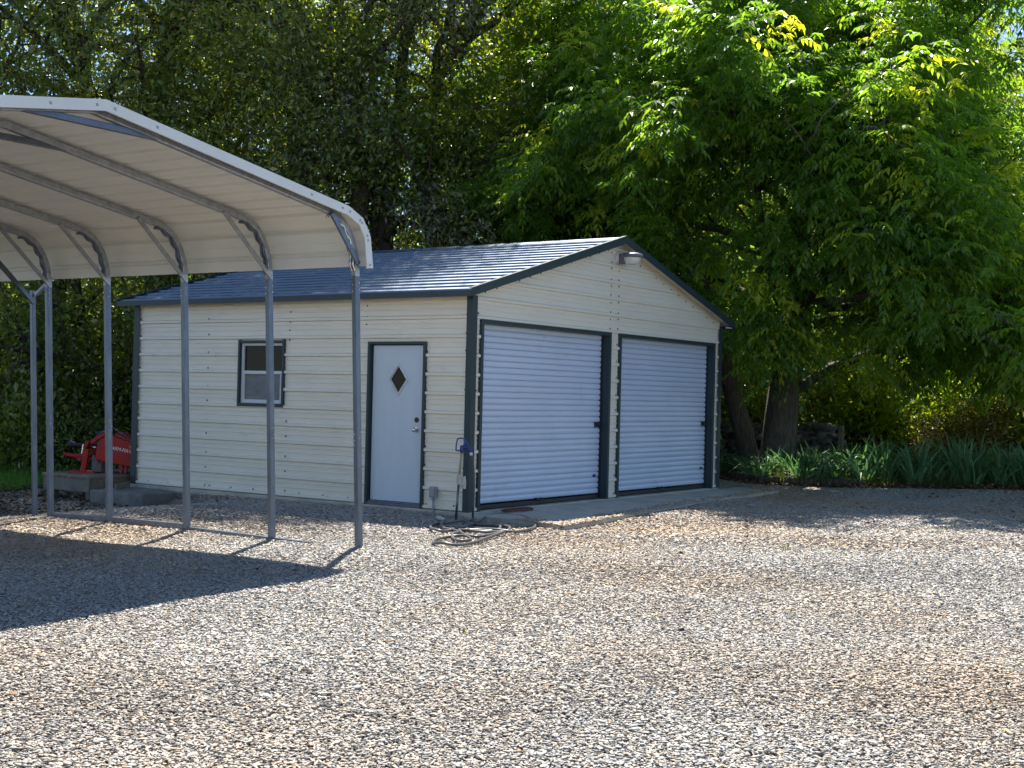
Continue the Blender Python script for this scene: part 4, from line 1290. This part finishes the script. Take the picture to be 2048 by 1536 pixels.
spots = [
    # px, depth, kind, height scale, turn, label
    (-90, 28.5, 'oak_tree', 1.0, 0.3, 'dark oak at the far left, its crown above the carport roof'),
    (120, 27.8, 'oak_tree', 1.08, 1.9, 'dark oak with patches of blue sky, behind the carport roof peak'),
    (310, 27.8, 'oak_tree', 1.14, 3.4, 'glossy dark oak standing behind the timber platform'),
    (470, 35, 'maple_tree', 1.1, 0.9, 'tall light green tree rising above the carport roof slope'),
    (620, 28.4, 'oak_tree', 1.0, 5.1, 'dark oak behind the lower half of the carport slope'),
    (790, 26.9, 'dusty_oak_tree', 0.98, 2.2, 'dull grey green tree with hanging foliage above the carport corner'),
    (868, 27.5, 'oak_tree', 0.97, 4.2, 'dark oak whose thick trunk rises behind the garage roof'),
    (1010, 33, 'maple_tree', 1.0, 2.8, 'bright leaved tree behind the middle of the garage roof'),
    (1150, 32, 'oak_tree', 0.72, 0.2, 'shaded oak behind the garage ridge'),
    (1330, 33, 'maple_tree', 1.08, 4.6, 'light green tree filling the space behind the gable peak'),
    (1500, 37, 'oak_tree', 0.8, 1.1, 'deep green oak in the shade behind the pecan trunks'),
    (1700, 44, 'maple_tree', 1.06, 3.9, 'light green tree behind the right side of the pecan crown'),
    (1880, 46, 'oak_tree', 0.8, 2.5, 'dark oak behind the rusty evergreen shrub'),
    (2080, 43, 'maple_tree', 1.05, 0.6, 'bright green tree at the far right edge'),
    (2280, 44, 'oak_tree', 0.8, 5.5, 'dark oak past the right end of the iris bed'),
]
kinds['young_oak_tree'] = forest_kind(58, 8.5, M['oak'], 0.10, 22, 22, 3.0, 1.5, M['bark2'], 0.38, 0.40, 0.10, 0.25, 0.10)
kinds['young_maple_tree'] = forest_kind(57, 8.5, M['maple'], 0.105, 19, 22, 3.0, 1.5, M['bark2'], 0.55, 0.36, 0.10, 0.25, 0.10)
spots += [
    (395, 27.0, 'young_oak_tree', 1.0, 0.6, 'young green tree above the carport slope, left of the grey post tops'),
    (735, 27.0, 'young_maple_tree', 0.95, 4.1, 'young green tree directly above the carport eave corner'),
    (1010, 27.5, 'young_maple_tree', 1.0, 5.3, 'young green tree behind the garage roof, right of the thick trunk'),
    (1120, 28.5, 'young_maple_tree', 1.1, 1.2, 'young green tree behind the right half of the garage roof'),
    (175, 26.5, 'young_oak_tree', 0.85, 3.3, 'young green tree behind the lawn, between carport posts'),
]
protos = {}
for p_, dpt, kd, sc, rz, lab in spots:
    x, y = gxy(p_, dpt)
    if kd not in protos:
        tb, lv, lm_, tn, bk_ = kinds[kd]
        t = tree(kd, (0, 0, 0), '', 'tree', YG if kd.startswith('young') else FG, tb, lv, lm_, tn, bk_); protos[kd] = t
    else:
        t = copy_tree(protos[kd])
    t['label'] = lab
    t.location = (x, y, float(ground_z(x, y))-0.08)
    t.scale = (sc, sc, sc); t.rotation_euler = (0, 0, rz)

# --- the oak with the arching limb
AX_, AY_ = gxy(712, 26.2)
def ap(s_, z, f_=0.0): return (-rt.x*s_+fw.x*f_, -rt.y*s_+fw.y*f_, z)
la = cr_+math.pi
limbs = [(0.42, cr_+0.4, 0.7, 2.6), (0.50, la+0.9, 0.6, 2.4), (0.56, cr_-0.5, 0.9, 3.6), (0.60, cr_+0.2, 1.1, 4.0), (0.66, la-0.8, 1.0, 2.4), (0.72, la+0.5, 0.9, 2.6), (0.80, la-1.1, 0.7, 2.4), (0.86, la+0.9, 0.8, 2.4), (0.93, la-0.4, 0.7, 2.2), (1.0, la, 0.4, 2.0)]
tb, tp = skeleton(11, ([(0, 0, 0), ap(-0.05, 2.0), ap(0.05, 4.2), ap(0.0, 6.0), ap(0.12, 7.3), ap(0.75, 8.3), ap(1.7, 8.85), ap(2.9, 9.6), ap(4.2, 10.0)], (0.20, 0.05)), limbs, 6, 77, 0.1, 0.5)
lv, tn = clump_leaves(tp, 16, 0.34, 0.105, 0.3, 0.4)
tree('oak_tree', (AX_, AY_, float(ground_z(AX_, AY_))-0.08), 'oak with a bare trunk and one thick limb arching over the carport slope', 'tree', FG, tb, lv, M['oak'], tn, M['bark2'])

# --- understorey shrubs down to the ground
def shrub_kind(seed, H, Wd, leafmat, lsize, per, asp=0.5, nl=16):
    r_ = random.Random(seed)
    tubes = []; tips = []
    for i in range(nl):
        az = i*2.399; el = r_.uniform(0.35, 1.45)
        d = Vector((math.cos(az)*math.cos(el)*Wd/H, math.sin(az)*math.cos(el)*Wd/H, math.sin(el)))
        p_ = Vector((r_.gauss(0, 0.1), r_.gauss(0, 0.1), 0)); path = [p_]
        ln = H*r_.uniform(0.7, 1.05)
        for k in range(6):
            d = (d+Vector((r_.gauss(0, 0.14), r_.gauss(0, 0.14), -0.03*k))).normalized(); q_ = path[-1]+d*ln/6
            q_.z = max(q_.z, 0.08); path.append(q_)
            if k > 0:
                for e in range(4):
                    o = Vector((r_.gauss(0, 1), r_.gauss(0, 1), r_.gauss(0, 0.8)))*0.22*H/2
                    c = q_+o; c.z = max(c.z, 0.1)
                    tips.append((c, (d+o.normalized()*0.8).normalized()))
                    if e == 0: tubes.append(([q_, c], [0.006, 0.003], 3))
        tubes.append((path, [0.022*(1-k/7)+0.004 for k in range(7)], 5))
    lv, tn = clump_leaves(tips, per, 0.17*H/2, lsize, 0.2, asp)
    return tubes, lv, leafmat, tn, M['bark2']
sk = {
    'laurel_shrub': shrub_kind(61, 2.6, 2.2, M['oak'], 0.10, 34, 0.45),
    'leafy_shrub': shrub_kind(62, 2.4, 2.2, M['maple'], 0.11, 30, 0.6),
    'conifer_shrub': shrub_kind(63, 1.7, 2.3, M['cedar'], 0.075, 60, 0.22, 20),
}
SG = 'undergrowth shrubs along the wood edge'
shr = [
    (-60, 26.5, 'laurel_shrub', 1.2, 0.1, 'dark broad shrub at the far left behind the lawn'),
    (60, 27.5, 'laurel_shrub', 1.35, 2.0, 'tall dark shrub behind the lawn, between the left carport posts'),
    (165, 26.8, 'leafy_shrub', 1.1, 1.0, 'light leaved shrub behind the black drive shaft'),
    (250, 27.5, 'laurel_shrub', 1.3, 4.0, 'dark shrub right against the far corner of the garage'),
    (360, 28.5, 'leafy_shrub', 1.3, 3.0, 'green shrub showing above the far end of the garage roof'),
    (700, 29, 'laurel_shrub', 1.35, 5.2, 'dark shrub behind the carport corner, above the garage roof'),
    (800, 28.5, 'leafy_shrub', 1.45, 0.5, 'light shrub left of the thick trunk behind the garage roof'),
    (960, 29, 'laurel_shrub', 1.4, 1.6, 'dark shrub right of the thick trunk behind the garage roof'),
    (1480, 31, 'laurel_shrub', 1.1, 2.6, 'deep shaded shrub between the leaning trunk and garage corner'),
    (1600, 31.5, 'laurel_shrub', 1.05, 0.7, 'dark shrub behind the stone wall and pecan trunk'),
    (1730, 30.5, 'leafy_shrub', 1.25, 2.3, 'sunlit green shrub just right of the wooden post'),
    (1840, 32, 'leafy_shrub', 1.25, 4.9, 'yellow green shrub between the post and rusty evergreen'),
    (1945, 28, 'conifer_shrub', 1.0, 0.4, 'rusty brown feathery evergreen shrub behind the irises'),
    (2040, 30, 'leafy_shrub', 1.5, 1.5, 'bright green shrub at the right edge, above the evergreen'),
    (2150, 28.5, 'laurel_shrub', 1.2, 3.3, 'dark shrub beyond the right end of the iris bed'),
]
sproto = {}
for p_, dpt, kd, sc, rz, lab in shr:
    x, y = gxy(p_, dpt)
    if kd not in sproto:
        tb, lv, lm_, tn, bk_ = sk[kd]
        t = tree(kd, (0, 0, 0), '', 'shrub', SG, tb, lv, lm_, tn, bk_); sproto[kd] = t
    else: t = copy_tree(sproto[kd])
    t['label'] = lab
    t.location = (x, y, float(ground_z(x, y))-0.05); t.scale = (sc, sc, sc); t.rotation_euler = (0, 0, rz)

# --- far wood: one mass of foliage well behind the trees
n = 110000
th = TH0+rng.uniform(-0.62, 0.62, n); d = rng.uniform(50, 62, n)
hmax = 7.0+5.5*(th < TH0)+2.2*np.sin(th*9)+1.5*np.sin(th*23+1)
z = rng.uniform(0, 1, n)**0.9*hmax
pos = np.stack([CAM[0]+d*np.cos(th), CAM[1]+d*np.sin(th), z], -1)
ln = rng.uniform(0.3, 0.6, n)
lv = diamond_leaves(pos, rng.normal(0, 1, (n, 3))+np.array([0, 0, -0.3]), ln, ln*0.6, 0.2, 1.0)
fwd_ = np_mesh('far_wood', lv.reshape(-1, 3), np.arange(n*4).reshape(n, 4), M['oak'], None, rng.beta(2, 2, n)); tag(fwd_, 'dark mass of far woodland foliage beyond the trees', 'woodland', kind='stuff')

# ------------------------------------------------------------------ iris bed
def blades(n, base_r, h, wd, lean_, seg=4):
    """sword leaves: strips of quads"""
    a = rng.uniform(0, 2*np.pi, n); r0 = base_r*np.sqrt(rng.random(n))
    bx, by = r0*np.cos(a), r0*np.sin(a)
    az = a+rng.normal(0, 0.9, n); ln = h*rng.uniform(0.6, 1.15, n); le = np.abs(rng.normal(lean_, lean_*0.6, n))
    tw = rng.uniform(0, np.pi, n)
    V = np.empty((n, seg+1, 2, 3)); bend = np.abs(rng.normal(0.25, 0.3, n))
    for k in range(seg+1):
        t = k/seg; ang = le+bend*t*t*1.6
        rad = ln*t
        x = bx+np.cos(az)*np.sin(ang)*rad; y = by+np.sin(az)*np.sin(ang)*rad; z = np.cos(ang)*rad
        w_ = wd*rng.uniform(0.9, 1.1, n)*(1-t**2.2)*0.5+0.0015
        V[:, k, 0] = np.stack([x-np.cos(tw)*w_, y-np.sin(tw)*w_, z], -1); V[:, k, 1] = np.stack([x+np.cos(tw)*w_, y+np.sin(tw)*w_, z], -1)
    V = V.reshape(n, -1, 3); m_ = V.shape[1]
    q_ = np.array([[2*k, 2*k+1, 2*k+3, 2*k+2] for k in range(seg)])
    F = (q_[None]+m_*np.arange(n)[:, None, None]).reshape(-1, 4)
    return V.reshape(-1, 3), F, np.repeat(np.clip(rng.beta(2, 2, n), 0, 1), seg)
IG = 'iris clumps in the shaded bed'
ivar = []
for k in range(5):
    v_, f_q, r_ = blades(26, 0.13, 0.80, 0.052, 0.25)
    ivar.append((v_, f_q, r_))
iproto = {}
BP = np.array(BED)
def along(t):
    seg = np.linalg.norm(np.diff(BP[:, :2], axis=0), axis=1); c = np.concatenate([[0], np.cumsum(seg)])
    s_ = t*c[-1]; i = min(len(seg)-1, int(np.searchsorted(c, s_)-1) if s_ > 0 else 0); u = (s_-c[i])/seg[i]
    p_ = BP[i]+(BP[i+1]-BP[i])*u; d_ = (BP[i+1]-BP[i])/seg[i]
    return p_, np.array([-d_[1], d_[0]])
ni_ = 0
ri = random.Random(3)
for row, (off, cnt) in enumerate(((0.42, 26), (0.95, 28), (1.5, 26), (2.2, 20))):
    for k in range(cnt):
        t = 0.10+0.84*(k+ri.uniform(0.1, 0.9))/cnt
        p_, nrm_ = along(t)
        o_ = off+ri.gauss(0, 0.12)
        if t < 0.42 and row == 0 and ri.random() < 0.5: continue
        x, y = p_[0]+nrm_[0]*o_, p_[1]+nrm_[1]*o_
        if (x-PX_)**2+(y-PY_)**2 < 0.25: continue
        v = ri.randrange(5)
        if v not in iproto:
            io = np_mesh('iris_plant', ivar[v][0], ivar[v][1], M['iris'], None, ivar[v][2]); iproto[v] = io
        else:
            io = iproto[v].copy(); C.objects.link(io)
        tag(io, 'green sword leaved iris clump in the shaded bed beside the gravel', 'iris', IG)
        s_ = ri.uniform(0.8, 1.2)
        io.location = (x, y, float(ground_z(x, y))-0.03); io.scale = (s_, s_, s_*(0.75 if t < 0.4 else 1.0)); io.rotation_euler = (0, 0, ri.uniform(0, 6.28)); ni_ += 1
# weeds and fine grass among them
vs, fs, rs = [], [], []; o_ = 0
for k in range(260):
    t = ri.uniform(0.02, 0.97); p_, nrm_ = along(t); off = abs(ri.gauss(0.35, 0.45))+0.08
    x, y = p_[0]+nrm_[0]*off, p_[1]+nrm_[1]*off
    v_, f_q, r_ = blades(14, 0.09, ri.uniform(0.16, 0.42), 0.012, 0.4, 3)
    v_ = v_+np.array([x, y, float(ground_z(x, y))-0.02]); vs.append(v_); fs.append(f_q+o_); rs.append(r_); o_ += len(v_)
# a few sprigs in the gravel
for k in range(14):
    x, y = ri.uniform(-7, 6), ri.uniform(-5.5, -1.9)
    v_, f_q, r_ = blades(7, 0.03, ri.uniform(0.04, 0.08), 0.009, 0.7, 3)
    v_ = v_+np.array([x, y, float(ground_z(x, y))+0.005]); vs.append(v_); fs.append(f_q+o_); rs.append(r_); o_ += len(v_)
# tuft by the garage corner
for k in range(10):
    v_, f_q, r_ = blades(16, 0.10, ri.uniform(0.3, 0.6), 0.012, 0.35, 3)
    v_ = v_+np.array([8.9+ri.gauss(0, 0.25), 1.7+ri.gauss(0, 0.3), G]); vs.append(v_); fs.append(f_q+o_); rs.append(r_); o_ += len(v_)
tag(np_mesh('weeds', np.concatenate(vs), np.concatenate(fs), M['weed'], None, np.concatenate(rs)), 'thin yellow green weeds and grass among the irises', 'weeds', kind='stuff')

# low log edging along the bed's left part
mb = MB()
for k in range(44):
    p_, nrm_ = along(0.10+0.30*k/43)
    x, y = p_[0]+nrm_[0]*0.10, p_[1]+nrm_[1]*0.10; g_ = float(ground_z(x, y)); h_ = 0.13+ri.uniform(-0.015, 0.015)
    mb.tube([(x, y, g_-0.05), (x, y, g_+h_-0.01), (x, y, g_+h_)], [0.055, 0.055, 0.045], 8)
tag(mb.build('garden_edging', M['bark2']), 'low weathered log edging at the left end of the iris bed', 'edging')

# ------------------------------------------------------------------ dry stone wall and post
def wall_stones(x0, y0, x1, y1, h, n):
    t = rng.random(n); z = rng.random(n)**0.9*h
    x = x0+(x1-x0)*t+rng.normal(0, 0.10, n); y = y0+(y1-y0)*t+rng.normal(0, 0.10, n)
    hh = 1+0.18*np.sin(t*9)
    base = np.array([[-1, -1, -1], [1, -1, -1], [1, 1, -1], [-1, 1, -1], [-1, -1, 1], [1, -1, 1], [1, 1, 1], [-1, 1, 1]], float)
    v = base[None]*(1+rng.uniform(-0.45, 0.1, (n, 8, 3)))*(np.stack([rng.uniform(0.07, 0.18, n), rng.uniform(0.07, 0.16, n), rng.uniform(0.04, 0.085, n)], -1))[:, None, :]
    a = rng.uniform(0, 6.28, n); c, s_ = np.cos(a)[:, None], np.sin(a)[:, None]
    vx = v[..., 0]*c-v[..., 1]*s_; vy = v[..., 0]*s_+v[..., 1]*c; v[..., 0] = vx; v[..., 1] = vy
    tl = rng.normal(0, 0.2, n)[:, None]; v[..., 2] += v[..., 0]*tl
    v += np.stack([x, y, ground_z(x, y)+z*hh], -1)[:, None, :]
    return v
ax, ay = gxy(1445, 28.3); bx, by = gxy(1668, 28.0)
v = wall_stones(ax, ay, bx, by, 0.72, 900)
tag(np_mesh('stone_wall', v.reshape(-1, 3), (QF[None]+8*np.arange(len(v))[:, None, None]).reshape(-1, 4), M['fieldstone'], None, np.repeat(rng.random(len(v)), 6)), 'low dry stone wall in the shade behind the pecan trunks', 'wall')
qx, qy = gxy(1684, 27.2); mb = MB(); gq = float(ground_z(qx, qy)); mb.sq([(qx, qy, gq-0.1), (qx+0.01, qy, gq+0.88)], 0.10); tag(mb.build('wooden_post', M['wood_grey']), 'short grey wooden post at the right end of the stone wall', 'post')

# ------------------------------------------------------------------ lawn behind the carport
LAWN = [(-7.5, 5.0), (-0.7, 8.3), (2.2, 9.2), (4.5, 9.0), (7.5, 12.6), (3.2, 13.9), (0.2, 14.9), (-9, 13)]
mb = MB()
vsl = [(x, y, float(ground_z(x, y))+0.004) for x, y in LAWN]
gx = np.arange(-9, 8, 0.5); gy = np.arange(4.5, 15.2, 0.5)
XX, YY = np.meshgrid(gx, gy, indexing='ij'); ni, nj = XX.shape; idx = np.arange(ni*nj).reshape(ni, nj)
qd = np.stack([idx[:-1, :-1], idx[1:, :-1], idx[1:, 1:], idx[:-1, 1:]], -1).reshape(-1, 4)
keep = in_poly((XX[:-1, :-1]+0.25).ravel(), (YY[:-1, :-1]+0.25).ravel(), LAWN)
tag(np_mesh('lawn', np.stack([XX, YY, ground_z(XX, YY)-0.004], -1), qd[keep], M['turf'], smooth=True), kind='structure')
n = 60000
x = rng.uniform(-4, 7.5, n); y = rng.uniform(7, 14.5, n); k = in_poly(x, y, LAWN); x, y = x[k], y[k]; n = len(x)
dirs = np.stack([rng.normal(0, 0.45, n), rng.normal(0, 0.45, n), np.ones(n)], -1); ln = rng.uniform(0.05, 0.12, n)
lv = diamond_leaves(np.stack([x, y, ground_z(x, y)-0.01], -1), dirs, ln, np.full(n, 0.014), 0.1, 1.5)
tag(np_mesh('grass', lv.reshape(-1, 3), np.arange(n*4).reshape(n, 4), M['lawn'], None, rng.beta(2, 2, n)), 'short green lawn grass behind the carport', 'grass', kind='stuff')
mb = MB()
p0_, p1_ = Vector((0.2, 14.9, 0)), Vector((7.5, 12.6, 0))
for k in range(3):
    a_, b_ = p0_.lerp(p1_, k/3+0.004), p0_.lerp(p1_, (k+1)/3-0.004); za, zb = float(ground_z(a_.x, a_.y)), float(ground_z(b_.x, b_.y))
    mb.sq([(a_.x, a_.y, za+0.09), (b_.x, b_.y, zb+0.09)], 0.16, 0.2, ref=(0, 0, 1))
tag(mb.build('timber_border', M['wood_grey']), 'long weathered timber border along the back of the lawn', 'border')

# dry leaves: on the bed, under the platform and behind the carport
n = 9000
t = rng.random(n); pts_ = np.array([along(v)[0] for v in np.linspace(0, 1, 200)]); nr_ = np.array([along(v)[1] for v in np.linspace(0, 1, 200)])
i_ = (t*199).astype(int); off = np.abs(rng.normal(0.1, 0.45, n))-0.22
p1 = pts_[i_]+nr_[i_]*off[:, None]+rng.normal(0, 0.05, (n, 2))
m_ = 7000
p2 = np.stack([rng.uniform(-6, 1.2, m_), rng.uniform(3.6, 9.2, m_)], -1)
p2 = p2[(p2[:, 1] > 5.4+0.45*p2[:, 0]*0.6) | (rng.random(m_) < 0.06)]
p2 = p2[~((p2[:, 0] > -0.07) & (p2[:, 1] < 6.1))]
p3 = np.stack([rng.uniform(-10, 12, 160), rng.uniform(-6, -0.2, 160)], -1); p3 = p3[~((p3[:, 0] > 0) & (p3[:, 1] > -1.6))]
P2 = np.concatenate([p1, p2, p3]); n = len(P2)
dirs = np.stack([rng.normal(0, 1, n), rng.normal(0, 1, n), rng.normal(0.1, 0.25, n)], -1); ln = rng.uniform(0.04, 0.095, n)
lv = diamond_leaves(np.stack([P2[:, 0], P2[:, 1], ground_z(P2[:, 0], P2[:, 1])+0.025], -1), dirs, ln, ln*0.45, 0.25, 0.5)
tag(np_mesh('leaf_litter', lv.reshape(-1, 3), np.arange(n*4).reshape(n, 4), M['litter'], None, rng.random(n)), 'dry brown leaves scattered along the bed and under the trees', 'leaf litter', kind='stuff')
